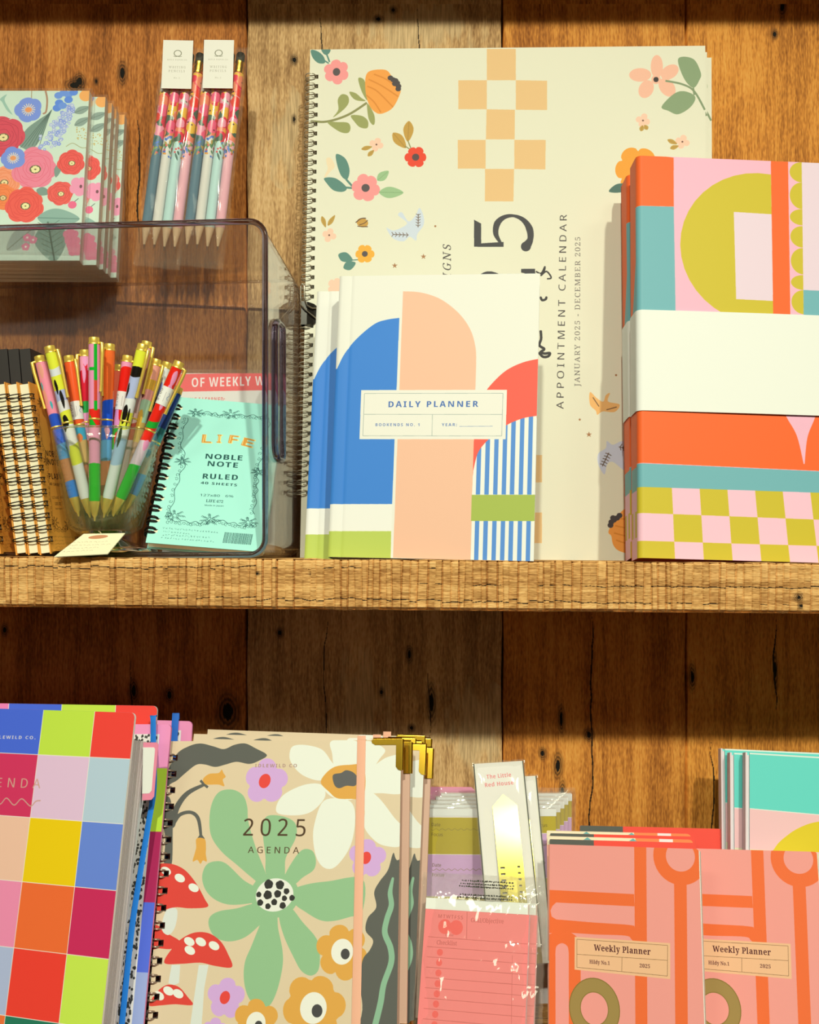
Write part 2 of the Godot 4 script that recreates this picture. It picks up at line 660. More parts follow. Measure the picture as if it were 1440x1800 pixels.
func build_room() -> void:
	var wall := paint("207 198 178", 0.85)
	struct("floor", box_mesh(Vector3(-3.1, -1.40, -0.4), Vector3(3.1, -1.30, 4.6), paint("107 79 53", 0.6)))
	struct("ceiling", box_mesh(Vector3(-3.1, 1.50, -0.4), Vector3(3.1, 1.60, 4.6), paint("216 210 196", 0.9)))
	struct("wall_left", box_mesh(Vector3(-3.1, -1.30, -0.4), Vector3(-3.0, 1.50, 4.6), wall))
	struct("wall_right", box_mesh(Vector3(3.0, -1.30, -0.4), Vector3(3.1, 1.50, 4.6), wall))
	struct("wall_front", box_mesh(Vector3(-3.0, -1.30, 4.5), Vector3(3.0, 1.50, 4.6), wall))
	var back := struct("wall_back", box_mesh(Vector3(-3.0, -1.30, -0.40), Vector3(3.0, 1.50, -0.207), paint("28 19 12", 0.9)))
	# the boards of the back wall, each its own plank: [left, right, texture]
	var tones := [
		wood(560, 1900, 11, Color8(112, 63, 27), Color8(184, 115, 56), Color8(226, 166, 97), [[329, 121, 4, 9], [241, 143, 8, 5], [250, 136, 5, 6], [281, 136, 2, 3], [350, 1213, 4, 9], [347, 1265, 3, 8], [523, 1250, 9, 14], [416, 1220, 4, 6], [110, 1105, 3, 5]], [], [[358, 190, 430, 1.6], [345, 1150, 1400, 1.0], [90, 0, 300, 0.8]]),
		wood(480, 1900, 23, Color8(132, 98, 64), Color8(200, 162, 116), Color8(236, 206, 164), [[88, 98, 3, 4], [244, 26, 4, 3], [272, 10, 3, 3], [86, 203, 2, 4], [303, 1148, 3, 7], [344, 1233, 4, 15], [251, 1215, 2, 4], [306, 1278, 3, 3], [60, 1110, 3, 4]], [[70, 233, 45, 95], [430, 1275, 70, 90], [330, 40, 130, 50], [210, 1250, 60, 130]], [[136, 0, 420, 1.0], [318, 0, 140, 0.9], [145, 1070, 1320, 0.8], [340, 1180, 1300, 1.0]]),
		wood(330, 1900, 37, Color8(132, 76, 30), Color8(205, 135, 60), Color8(236, 178, 94), [[104, 1262, 3, 11], [69, 1323, 3, 5], [154, 1290, 4, 5], [97, 1345, 4, 10], [106, 1392, 3, 9], [260, 900, 3, 5]], [], [[158, 1070, 1900, 1.2], [318, 0, 30, 1.2]]),
		wood(480, 1900, 53, Color8(138, 82, 32), Color8(216, 144, 63), Color8(240, 183, 98), [[7, 1188, 3, 10], [174, 3, 3, 9], [161, 53, 3, 4], [161, 1175, 2, 14], [230, 900, 3, 5]], [], [[46, 1300, 1700, 1.2], [161, 1080, 1260, 1.4]]),
	]
	var planks := [[-1.0, -0.728, 3], [-0.726, -0.4215, 1], [-0.4195, -0.1483, 0], [-0.1463, 0.0831, 1], [0.0851, 0.2490, 2], [0.2512, 0.4830, 3], [0.4850, 0.7510, 0], [0.7530, 1.0, 1]]
	var ms := []
	for t in tones:
		ms.append(timber(t, 0.05))
	for k in planks:
		var l: float = k[0]
		var r: float = k[1]
		var b := MB.new()
		var lo := -0.46
		var hi := 0.62
		var wide: float = [0.2732, 0.2314, 0.1639, 0.2338][k[2]]
		# the sawn edges wander by half a millimetre
		var rows := []
		for i in 45:
			var y := lerpf(lo, hi, i / 44.0)
			var a := l + 0.0005 * sin(i * 1.7 + l * 90.0)
			var c := r + 0.0005 * sin(i * 1.3 + r * 70.0)
			var v := (0.472 - y) / 0.97 + 0.02
			rows.append([b.vert(Vector3(a, y, -0.2065), Vector3.LEFT, Vector2(0, v)), b.vert(Vector3(a, y, -0.1865), Vector3(-0.7, 0, 0.7), Vector2(0, v)), b.vert(Vector3(a + 0.0015, y, -0.185), Vector3.BACK, Vector2(0.0015 / wide, v)),
				b.vert(Vector3(c - 0.0015, y, -0.185), Vector3.BACK, Vector2((c - a - 0.0015) / wide, v)), b.vert(Vector3(c, y, -0.1865), Vector3(0.7, 0, 0.7), Vector2((c - a) / wide, v)), b.vert(Vector3(c, y, -0.2065), Vector3.RIGHT, Vector2((c - a) / wide, v))])
		for i in 44:
			for j in 5:
				b.quad(rows[i][j], rows[i][j + 1], rows[i + 1][j + 1], rows[i + 1][j])
		part("plank", surf([[b, ms[k[2]]]]), back)

func build_shelves() -> void:
	var t := wood(112, 2048, 71, Color8(140, 92, 46), Color8(218, 168, 106), Color8(246, 210, 152), [[40, 280, 4, 6], [70, 1505, 4, 5], [88, 1512, 3, 4], [30, 900, 2, 3], [60, 1960, 3, 4]], [], [[20, 0, 900, 0.8], [84, 700, 1500, 0.8], [50, 1200, 2048, 0.7]])
	var m := timber(t, 0.06, 0.7)
	shelf_board(Transform3D(Basis(Vector3.BACK, deg_to_rad(-0.48)), Vector3(0, -0.0079, 0)), m, 5, "thick rough-sawn shelf board across the middle of the picture, saw marks along its front edge")
	shelf_board(Transform3D(Basis(), Vector3(0, 0.583, 0)), m, 6, "upper rough-sawn shelf board above the top edge of the picture")
	shelf_board(Transform3D(Basis(), Vector3(0, -0.387, 0)), m, 8, "lower rough-sawn shelf board that carries the agendas and weekly planners")

# top at y = 0, front edge at z = 0; the front keeps the strokes of the saw as ridges
func shelf_board(place: Transform3D, m: Material, seed_: int, label: String) -> void:
	var o := thing("shelf_board", label, "shelf", place)
	var r := RandomNumberGenerator.new()
	r.seed = seed_
	var thick := 0.037
	var b := MB.new()
	var xs := []
	var x := -0.95
	while x < 0.95:
		var wide := r.randf_range(0.0038, 0.0078)
		var depth := r.randf_range(0.0, 0.0015)
		var cut := depth + r.randf_range(0.0003, 0.0020)
		var tilt := r.randf_range(-0.0004, 0.0004)
		var lean := r.randf_range(-0.0012, 0.0012)
		var shift := r.randf_range(-0.12, 0.12)
		xs.append([x, -cut, lean, shift])
		xs.append([x + 0.0009, -depth - tilt, lean, shift])
		xs.append([x + wide - 0.0009, -depth + tilt, lean, shift])
		x += wide
	var n1 := FastNoiseLite.new()
	n1.seed = seed_
	n1.frequency = 45.0
	n1.fractal_octaves = 3
	var ny := 16
	var g := []
	for k in xs:
		var col := []
		for j in ny + 1:
			var f := float(j) / ny
			var y := -f * thick
			var z: float = k[1]
			if f < 0.06:
				z -= 0.0016 * (1.0 - f / 0.06)
			if f > 0.95:
				z -= 0.003 * (f - 0.95) / 0.05
			var xx: float = k[0] + k[2] * (f - 0.5)
			z += 0.0009 * n1.get_noise_2d(xx, y * 2.0)
			y += (0.0009 if j == 0 or j == ny else 0.0) * n1.get_noise_2d(xx * 0.7, 7.0)
			col.append(Vector3(xx, y, z))
		g.append(col)
	for i in xs.size() - 1:
		for j in ny:
			var p: Vector3 = g[i][j]
			var q: Vector3 = g[i + 1][j]
			var s: Vector3 = g[i + 1][j + 1]
			var u: Vector3 = g[i][j + 1]
			var nn := (q - u).cross(p - s).normalized()
			if nn.z < 0:
				nn = -nn
			var o2 := Vector2(0, xs[i][3])
			b.face([p, q, s, u], nn, [tuv(p) + o2, tuv(q) + o2, tuv(s) + o2, tuv(u) + o2])
	part("sawn_front_edge", surf([[b, m]]), o)
	var t := MB.new()
	for i in 19:
		var x0 := -0.95 + i * 0.1
		t.face([Vector3(x0, -0.0003, -0.0015), Vector3(x0 + 0.1, -0.0003, -0.0015), Vector3(x0 + 0.1, -0.0003, -0.1848), Vector3(x0, -0.0003, -0.1848)], Vector3.UP, [Vector2(0, x0), Vector2(0, x0 + 0.1), Vector2(4, x0 + 0.1), Vector2(4, x0)])
		t.face([Vector3(x0, -thick, -0.003), Vector3(x0 + 0.1, -thick, -0.003), Vector3(x0 + 0.1, -thick, -0.1848), Vector3(x0, -thick, -0.1848)], Vector3.DOWN, [Vector2(0, x0 + 0.3), Vector2(0, x0 + 0.4), Vector2(4, x0 + 0.4), Vector2(4, x0 + 0.3)])
	t.face([Vector3(-0.95, -thick, -0.1848), Vector3(0.95, -thick, -0.1848), Vector3(0.95, 0, -0.1848), Vector3(-0.95, 0, -0.1848)], Vector3.FORWARD)
	for x1 in [-0.95, 0.949]:
		t.face([Vector3(x1, -thick, 0), Vector3(x1, -thick, -0.1848), Vector3(x1, 0, -0.1848), Vector3(x1, 0, 0)], Vector3(signf(x1), 0, 0))
	part("board", surf([[t, m]]), o)

func tuv(p: Vector3) -> Vector2:
	return Vector2(-p.y / 0.04, (p.x + 0.42) / 0.85)

# ---------------------------------------------------------------- upper shelf, right of the clear bin
func calendar_art() -> Texture2D:
	var a := Art.new(341.0, 444.4, 4.0, "@230 228 188")
	var teal := "@93 138 116"
	var olive := "@155 160 90"
	var peach := "@246 203 162"
	# chequered sevens
	for q in [[153.8, 0.9, 178.9, 1.2, 179.1, 29.1, 154.1, 28.9], [129.5, 28.7, 154.1, 28.9, 154.3, 54.7, 129.8, 54.5], [179.1, 29.1, 206, 29.8, 206.1, 55.8, 179.3, 55.3], [154.1, 54.7, 178.5, 55.3, 178.5, 81.5, 153.8, 81.4], [129.6, 81.7, 153.6, 81.9, 153.8, 107.2, 129.9, 107.1], [178.2, 82, 205.1, 82.2, 205, 108.2, 178.4, 107.6], [153.3, 107.5, 178.2, 107.6, 177.9, 136.1, 153.4, 136],
		[171, 355.3, 203.6, 355.1, 203.7, 378.3, 171.2, 378.5], [171.4, 404.1, 203.9, 403.8, 204, 429.6, 171.6, 430]]:
		a.poly(q, "@232 192 124")
	# top left: pink flower and orange poppy on an olive stem
	a.blob([0.7, 0.5, 6.8, 1.8, 11.8, 6.3, 13.1, 12.1, 7.3, 12.2, 2.3, 7.3], teal)
	a.blob([10.1, -0.3, 17.4, -0.3, 16.9, 3.2, 14.2, 5, 11.4, 3.4], teal)
	a.line([12.6, 10, 16.5, 12.6], 1.2, teal)
	a.line([14.5, 4.3, 17.2, 11.3], 1.4, teal)
	var f = [23.4, 20.3]
	a.flower(f[0], f[1], 11.2, 6, 0.28, "@245 154 140", 0.4)
	a.dot(f[0], f[1], 3.2, 3.5, "@88 80 76")
	a.line([1.5, 64.1, 15.9, 64.7, 34, 58.9, 50.4, 48.2], 2.0, "@140 140 82", true)
	for q in [[21.1, 61.1, 25.6, 54.2, 25, 45.3, 28.5, 40.4, 33.7, 42, 34.5, 48, 30.1, 54.2], [35.1, 38.3, 40.5, 39.5, 45.1, 43.5, 49.2, 46.6, 41.3, 45.9, 37, 42.6], [42.5, 26.3, 47.8, 27.9, 49.7, 38.1, 50.6, 46.1, 45.7, 38], [50.8, 48.9, 56.7, 58.3, 57.5, 66.3, 55.3, 67.6, 51.9, 61.4], [36.7, 59.4, 46.1, 59.8, 51.5, 64.4, 51.1, 70.6, 44.8, 70, 40.1, 65.3], [16.2, 65.4, 25, 65.2, 34.1, 65.9, 36.5, 70.5, 34.3, 74.9, 26.7, 73.6]]:
		a.blob(q, olive)
	poppy(a, [48.6, 28, 50.8, 21, 57.5, 18.7, 66.6, 19.1, 71.5, 24.3, 79, 35.5, 78.7, 41.4, 73.2, 52.5, 65.7, 57.3, 59.7, 57.7, 53.5, 52.1, 49.6, 41.2], [[50.5, 33.4, 59.4, 38.1, 73.2, 52.2], [51.6, 27.2, 63.8, 33.5, 77.6, 42.9], [49.6, 41.2, 56.5, 47.4, 62.7, 56.8], [56.1, 22.6, 66.8, 27.3, 77.4, 35.2]], [[70.5, 26.1], [72.8, 27.7], [75.1, 28.6], [76.6, 30.8], [77.7, 33.6], [77.5, 36], [74.4, 31.3]])
	# small peach flowers
	for q in [[59.3, 85.4, -6.3, -14], [19.7, 165.4, -5.7, -14], [288, 65.6, 179.4, -12], [321.4, 84.5, 180.8, -12]]:
		a.flower(q[0], q[1], 12.0 if q[1] < 160.0 and q[0] < 80.0 and q[1] > 100 else 6.2, 4, 0.55, peach, 0.3)
		a.dot(q[0], q[1], 0.8, 0.8, "@107 74 58")
	for q in [[46.3, 89.5, 55.6, 87.3], [52, 95.7, 57.2, 90.4], [13, 148.7, 16.5, 158.5], [18.4, 157, 24.4, 147.8], [286.2, 75, 287.8, 69.9], [291.8, 73.7, 289.3, 69.5], [308.8, 82.6, 316.9, 86.4], [311, 90.3, 318.2, 88.1]]:
		a.leaf(q, 2.0, "@191 154 68", "@165 130 58")
	# red flower
	for q in [[73.5, 75.1, 84.8, 88.6], [87.2, 64.7, 86.4, 82.9]]:
		a.leaf(q, 4.6, "@196 154 64", "@168 127 52")
	a.line([84.2, 87, 89.5, 90.6], 0.9, "@140 140 82")
	a.line([86.4, 82, 89.5, 89.7], 0.9, "@140 140 82")
	f = [93.4, 96.8]
	a.flower(f[0], f[1], 9.4, 6, 0.22, "@234 70 40")
	a.dot(f[0], f[1], 3.1, 3.1, "@90 70 66")
	# pink flower with teal and green leaves
	a.blob([24.5, 93.7, 32.4, 97.6, 36.3, 107.6, 34.4, 116.2, 29.2, 113, 25.4, 102.9], teal)
	a.blob([14.6, 114.9, 24.4, 115.2, 33.9, 123, 31.4, 127, 23.1, 126, 16.9, 119.8], teal)
	a.blob([16.2, 97.3, 20.3, 97.5, 23.5, 104.8, 19.8, 109.1, 15.6, 114.4, 14.5, 113.4, 17.4, 106.7, 16.3, 102.1], "@239 219 168")
	a.line([33.5, 116.1, 38.9, 122.2], 1.8, teal)
	a.line([32.8, 123.3, 38.9, 123.9], 1.8, teal)
	f = [50.5, 123.8]
	a.flower(f[0], f[1], 12.4, 6, 0.24, "@245 154 140", 0.2)
	a.dot(f[0], f[1], 3.5, 3.5, "@88 80 76")
	a.leaf([60.6, 117.2, 70.2, 109], 4.0, "@157 192 132", "@134 170 112")
	a.leaf([62.3, 127.7, 83.3, 128.1], 5.2, "@157 192 132", "@134 170 112")
	# ladybird, bird, yellow flower
	f = [48.3, 154.5]
	a.dot(f[0], f[1], 5.0, 4.0, "@200 154 68", 15)
	a.line([42.4, 154.4, 46.9, 150.9, 51.4, 150.6], 0.8, "@90 64 48", true)
	a.line([44, 157.5, 48.5, 158, 53, 158], 0.7, "@90 64 48", true)
	a.line([45.5, 156.4, 49.9, 154.9, 52.9, 152.2], 0.6, "@90 64 48", true)
	a.blob([69.1, 159.1, 74.8, 161.4, 82.5, 158.7, 86.7, 154.6, 79.1, 148, 82.3, 145.5, 88.1, 153.5, 94.1, 148, 97.3, 141.6, 101, 149.2, 100.9, 156.9, 95.8, 164.5, 94.7, 170.3, 89.1, 166.8, 83.9, 170.9, 74.9, 168.3], "@207 218 214")
	a.line([74.5, 164.8, 88.3, 165.4], 0.7, "@122 106 90")
	a.line([96.4, 146.9, 96.3, 158.7], 0.7, "@122 106 90")
	for i in 5:
		var u = [75.1, 164.8, 87.6, 165.4]
		var w = [96.4, 148, 96.3, 157.6]
		var p0 := Vector2(u[0], u[1]).lerp(Vector2(u[2], u[3]), i / 4.0)
		a.line([p0.x - 1.4, p0.y - 2.0, p0.x, p0.y, p0.x - 1.4, p0.y + 2.0], 0.6, "@122 106 90")
		p0 = Vector2(w[0], w[1]).lerp(Vector2(w[2], w[3]), i / 4.0)
		a.line([p0.x - 2.0, p0.y - 1.2, p0.x, p0.y, p0.x + 2.0, p0.y - 1.2], 0.6, "@122 106 90")
	a.leaf([28, 182.4, 40.4, 187.6], 4.4, teal)
	a.leaf([32.6, 194.3, 43, 189.6], 4.0, teal)
	a.line([40, 187.3, 45.2, 187], 0.9, teal)
	f = [50.8, 181.9]
	a.flower(f[0], f[1], 8.2, 6, 0.22, "@240 174 56")
	a.dot(f[0], f[1], 2.5, 2.5, "@88 80 76")
	f = [26.4, 210.4]
	a.flower(f[0], f[1], 7.5, 5, 0.3, peach)
	# stars and dots
	for q in [[101.3, 184.3], [76.7, 192.2], [275, 265.1], [242.9, 337.4]]:
		var p := PackedVector2Array()
		for i in 10:
			p.append(Vector2(q[0], q[1]) + Vector2.from_angle(-PI / 2 + TAU * i / 10) * (2.6 if i % 2 == 0 else 1.0))
		a.poly(p, "@169 120 74")
	for q in [[111.1, 157.7], [265.5, 286.6], [235.1, 324.7], [111.1, 157.7]]:
		a.dot(q[0], q[1], 0.9, 0.9, "@169 120 74")
	# lettering, all of it running up the sheet
	a.text("IGNS", [125, 202.5, 124.7, 174.6], 6.8, "@74 70 64", "serif", 12, 0.25)
	a.poly([144.3, 152.1, 150.4, 155.5, 150.6, 172.6, 144.5, 175.2], "@69 69 66")
	a.poly([145.1, 173.1, 169.7, 171.6, 169.7, 175.9, 144.5, 175.8], "@69 69 66")
	a.brush([167.6, 173, 163.1, 164.6, 164.2, 155.5, 170.1, 150, 178.3, 148.8, 186.5, 152.5, 191.7, 160.1, 192.5, 169.2, 188.8, 175.6], [1.8, 4.4, 5.6, 3.8, 2.4, 4.1, 5.9, 5, 8.5], "@69 69 66")
	a.text("2", [197, 226.6, 196.8, 195], 50.1, "@69 69 66", "serif")
	a.line([197.5, 197.3, 201.9, 199, 205, 193.3, 204.5, 196.9, 201.9, 200.8, 206.2, 197.3, 209.7, 200.8, 210.2, 203.2, 207.1, 203.7], 1.3, "@60 58 54", true)
	a.line([201.6, 219.7, 202.9, 222.2, 205.8, 221.5, 206.5, 219.7], 2.0, "@60 58 54", true)
	a.line([201.8, 248.5, 202.2, 255.6, 200.8, 261.2, 204.9, 264.4, 201.9, 267.1, 205.4, 268.3, 209.6, 267.9, 208.4, 270.6, 204, 271.1, 200.5, 267.6], 2.2, "@60 58 54", true)
	a.text("APPOINTMENT CALENDAR", [221.4, 315.8, 223.4, 147.9], 5.9, "@76 72 66", "sans", 14)
	a.text("JANUARY 2025 - DECEMBER 2025", [235, 296.4, 235, 167.6], 4.4, "@107 101 90", "serif", 7)
	# right side: big peach flower, orange bird, blue bird, poppies
	for q in [[[299.8, 18], 5.2, 10.2, 0.0], [[285.6, 25.3], 9.4, 6.0, 0.0], [[290.7, 37.9], 6.2, 8.2, 25.0], [[308.5, 36.6], 6.2, 9.0, -35.0], [[310.7, 23], 8.4, 5.8, -35.0]]:
		a.dot(q[0][0], q[0][1], q[1], q[2], "@243 187 148", q[3])
	f = [299.1, 29.5]
	a.dot(f[0], f[1], 4, 4, "@243 187 148")
	a.dot(f[0], f[1], 2.2, 2.3, "@60 52 48")
	a.line([307.1, 30.7, 321.5, 33.9, 331.5, 40.2, 340.5, 56.6], 1.7, "@132 150 106", true)
	a.line([330.6, 37.1, 331.7, 43.4], 1.6, "@132 150 106")
	a.blob([318, 11.2, 330.7, 11.5, 337.1, 23.6, 336, 30.2, 330.6, 37.1, 322.6, 28.2], "@138 160 112")
	a.blob([303.8, 53.5, 314.3, 42.3, 323.3, 40.1, 332.4, 45, 328.4, 54, 317.9, 60.3, 309.7, 57.3], "@138 160 112")
	a.blob([243.6, 301.3, 249.2, 306.2, 254.7, 309.3, 256.9, 303.9, 260.4, 302.1, 258.8, 309.1, 268.5, 311.7, 264.4, 318, 254.4, 317.7, 249.9, 320.5, 248.5, 317, 243.7, 311.8], "@239 184 104")
	a.line([246.1, 305.7, 251.3, 313.5], 0.8, "@122 90 58")
	a.line([257.5, 316.3, 266.1, 313.8], 0.8, "@122 90 58")
	a.blob([257.9, 342.9, 263, 346, 271.6, 342.8, 280.9, 349.2, 281.1, 352.1, 272, 357.9, 275.4, 366.1, 271.7, 367.1, 263.1, 360.6, 258.3, 362.4, 255.9, 371.1, 250.7, 362.4, 250.7, 353.7, 257, 348.8], "@203 211 210")
	a.line([267.9, 347.7, 279.9, 350.4], 0.8, "@106 90 74")
	a.line([259.6, 352.8, 254.2, 364.2], 0.8, "@106 90 74")
	for i in 5:
		var u = [269.1, 347.8, 278.8, 350]
		var w = [259.3, 353.7, 254.8, 362.8]
		var p0 := Vector2(u[0], u[1]).lerp(Vector2(u[2], u[3]), i / 4.0)
		a.line([p0.x + 1.5, p0.y - 2.6, p0.x, p0.y, p0.x + 0.6, p0.y + 2.8], 0.7, "@106 90 74")
		p0 = Vector2(w[0], w[1]).lerp(Vector2(w[2], w[3]), i / 4.0)
		a.line([p0.x - 2.6, p0.y - 0.6, p0.x, p0.y, p0.x + 2.4, p0.y + 1.6], 0.7, "@106 90 74")
	poppy(a, [285.4, 399.5, 273.4, 400.1, 267.4, 405.7, 263.2, 410.9, 259.4, 419.6, 261.8, 423, 263.2, 429.9, 267.5, 435, 276.9, 437.7, 285.4, 436.9], [[264.9, 414.3, 275.1, 416, 284.5, 414.1], [264, 420.4, 275.2, 422.9, 284.5, 421.4], [265.8, 426.4, 275.2, 429.1, 284.5, 427.9], [269.2, 408.3, 276.8, 409, 284.5, 407.6]], [[261.8, 411.3], [261.1, 414], [264, 409.5], [266.6, 407.8], [268.6, 405.7], [263.2, 407.8]])
	f = [283.9, 108.5]
	a.flower(f[0], f[1], 20.0, 6, 0.22, "@239 160 48")
	a.blob([259.1, 127.8, 265.4, 121.5, 274.5, 121.1, 275.9, 124.9, 269.1, 128.6], "@78 112 94")
	a.blob([270.9, 137.1, 274.1, 130.1, 277.4, 127.8, 278.1, 131.9], "@78 112 94")
	a.line([274.5, 124.1, 281.7, 120], 1.2, "@78 112 94")
	return a.tex()

func poppy(a: Art, edge: Array, ribs: Array, seeds: Array) -> void:
	a.blob(edge, "@242 160 66")
	for r in ribs:
		a.line(r, 1.2, "@221 138 48", true)
	for q in seeds:
		a.dot(q[0], q[1], 2.4, 2.2, "@74 68 64")

func upper_right() -> void:
	# three large wire-bound calendars leaning on the wall
	var size := Vector2(0.3410, 0.4444)
	var sheet := printed(calendar_art(), 0.55)
	var paper := paint("@230 228 192", 0.7)
	var steel := paint("217 213 200", 0.38, 0.7)
	var base := pose(-0.0928, -0.0077, -0.1250, -2.53, 3.65, -0.63)
	var o := thing("wall_calendar", "large cream wire-bound calendar with flowers, birds and tan checks, front one of its stack", "calendar", base, "wire-bound appointment calendars")
	var holes := [0.0042, 0.0076, 0.0018]
	var ys := []
	for i in 44:
		ys.append(size.y - 0.0245 - i * 0.00847)
	var rev := ys.duplicate()
	rev.reverse()
	part("front_cover", plate(size.x, size.y, 0.0006, sheet, paper, [0, 0, 0, 0], holes + rev), o)
	part("page_block", box_mesh(Vector3(0.0115, 0.0008, -0.0042), Vector3(size.x - 0.001, size.y - 0.0008, -0.0007), paint("@230 228 204", 0.8)), o)
	part("back_cover", box_mesh(Vector3(0, 0, -0.0052), Vector3(size.x, size.y, -0.0044), paper), o)
	part("wire_binding", wire(ys, 0.0058, 0.0042, 0.0028, 0.0082, 0.00052, steel), o)
	again(o, "second of the large cream floral calendars, its edge showing just behind the front one", base * at(0.0034, -0.0012, -0.0085))
	again(o, "rearmost of the large cream floral calendars, nearest the wall", base * at(0.0092, -0.0016, -0.017))
	binder_clip(base)
	# two softcover daily planners
	size = Vector2(0.1538, 0.2183)
	var cover := printed(daily_art(), 0.55)
	var d := thing("daily_planner", "cream daily planner with blue, peach and coral arches, standing in front of the calendar", "planner", pose(-0.0615, -0.0059, -0.0200, -7.19, 6.45, -1.14), "arch-patterned daily planners")
	var white := paint("@242 240 214", 0.7)
	part("front_cover", curved_cover(size.x, size.y, [[0, -0.0014], [0.0012, -0.0003], [0.003, 0.0], [0.0085, -0.0002], [0.0095, -0.0009], [0.0105, -0.0002], [0.013, 0.0], [size.x, 0.0]], cover), d)
	part("page_block", box_mesh(Vector3(0.003, 0.0015, -0.0125), Vector3(size.x - 0.002, size.y - 0.0015, -0.0012), paint("@240 238 216", 0.8)), d)
	part("back_cover", box_mesh(Vector3(0.001, 0, -0.0133), Vector3(size.x, size.y, -0.0127), white), d)
	part("spine", box_mesh(Vector3(0, 0, -0.0133), Vector3(0.0009, size.y, -0.0014), paint("@74 143 208", 0.55)), d)
	again(d, "second daily planner with arches, its blue left edge showing behind the first", pose(-0.0817, -0.0079, -0.045, -5.0, 9.2, -1.1))
	journals()

# a cover that rolls over at the spine: profile of [x, z]
static func curved_cover(w: float, h: float, prof: Array, front: Material) -> ArrayMesh:
	var b := MB.new()
	var rows := []
	for i in prof.size():
		var a: Array = prof[maxi(i - 1, 0)]
		var c: Array = prof[mini(i + 1, prof.size() - 1)]
		var nn := Vector3(-(c[1] - a[1]), 0, c[0] - a[0]).normalized()
		var r := []
		for j in 2:
			r.append(b.vert(Vector3(prof[i][0], h * j, prof[i][1]), nn, Vector2(maxf(prof[i][0], 0.0015) / w, 1.0 - j)))
		rows.append(r)
	for i in prof.size() - 1:
		b.quad(rows[i][0], rows[i + 1][0], rows[i + 1][1], rows[i][1])
	# thickness: edge strips along the top, the bottom and the free side
	for e in [[0.0, Vector3.DOWN, 0.999], [h, Vector3.UP, 0.001]]:
		for i in prof.size() - 1:
			var t := Vector2(maxf(0.0, prof[i][0] + prof[i + 1][0]) / 2.0 / w, e[2])
			b.face([Vector3(prof[i][0], e[0], prof[i][1]), Vector3(prof[i + 1][0], e[0], prof[i + 1][1]), Vector3(prof[i + 1][0], e[0], prof[i + 1][1] - 0.0005), Vector3(prof[i][0], e[0], prof[i][1] - 0.0005)], e[1], [t, t, t, t])
	var l: Array = prof[-1]
	var t2 := [Vector2(0.999, 1), Vector2(0.999, 0), Vector2(0.999, 0), Vector2(0.999, 1)]
	b.face([Vector3(l[0], 0, l[1]), Vector3(l[0], h, l[1]), Vector3(l[0], h, l[1] - 0.0005), Vector3(l[0], 0, l[1] - 0.0005)], Vector3.RIGHT, t2)
	var back := MB.new()
	for i in prof.size() - 1:
		back.face([Vector3(prof[i][0], 0, prof[i][1] - 0.0005), Vector3(prof[i + 1][0], 0, prof[i + 1][1] - 0.0005), Vector3(prof[i + 1][0], h, prof[i + 1][1] - 0.0005), Vector3(prof[i][0], h, prof[i][1] - 0.0005)], Vector3.FORWARD)
	return surf([[b, front], [back, front]])

func binder_clip(base: Transform3D) -> void:
	var o := thing("binder_clip", "small black binder clip with silver wire handles gripping the left edge of the calendar", "clip", base * at(-0.0015, 0.2095, -0.003))
	var b := MB.new()
	# a folded triangular body: spine on the left, lips on the cover to the right
	var hh := 0.0103
	for s in [1.0, -1.0]:
		var prof := [Vector2(-0.001, 0.0085), Vector2(0.004, 0.0082), Vector2(0.0095, 0.0055), Vector2(0.0125, 0.0042)]
		for i in 3:
			var p: Vector2 = prof[i]
			var q: Vector2 = prof[i + 1]
			var nn := Vector3(p.y - q.y, 0, (q.x - p.x) * s).normalized()
			var k0 := 1.0 - 0.12 * i * i / 3.0
			var k1 := 1.0 - 0.12 * (i + 1) * (i + 1) / 3.0
			b.face([Vector3(p.x, -hh * k0, p.y * s), Vector3(q.x, -hh * k1, q.y * s), Vector3(q.x, hh * k1, q.y * s), Vector3(p.x, hh * k0, p.y * s)], nn)
			b.face([Vector3(p.x, -hh * k0, (p.y - 0.0005) * s), Vector3(q.x, -hh * k1, (q.y - 0.0005) * s), Vector3(q.x, hh * k1, (q.y - 0.0005) * s), Vector3(p.x, hh * k0, (p.y - 0.0005) * s)], -nn)
		var lip := []
		for i in 9:
			lip.append(Vector3(0.0128, lerpf(-hh * 0.64, hh * 0.64, i / 8.0), 0.0042 * s))
		b.tube(lip, 0.0008, 8)
	b.face([Vector3(-0.001, -hh, -0.0085), Vector3(-0.001, hh, -0.0085), Vector3(-0.001, hh, 0.0085), Vector3(-0.001, -hh, 0.0085)], Vector3.LEFT)
	part("body", surf([[b, paint("21 18 15", 0.25)]]), o)
	var steel := paint("200 196 186", 0.2, 1.0)
	for s in [1.0, -1.0]:
		var w := MB.new()
		var k: float = s
		w.tube([Vector3(0.0126, -0.005, 0.0052 * k), Vector3(0.0085, -0.002, 0.0085 * k), Vector3(0.003, 0.002, 0.0105 * k), Vector3(-0.0005, 0.006, 0.0115 * k), Vector3(-0.0012, 0.012, 0.012 * k), Vector3(-0.0012, 0.022, 0.012 * k), Vector3(0.0002, 0.0245, 0.012 * k), Vector3(0.0018, 0.022, 0.012 * k), Vector3(0.002, 0.012, 0.0118 * k), Vector3(0.004, 0.006, 0.011 * k), Vector3(0.0085, 0.004, 0.0085 * k), Vector3(0.0126, 0.005, 0.0052 * k)], 0.0006, 8)
		part("wire_handle", surf([[w, steel]]), o)

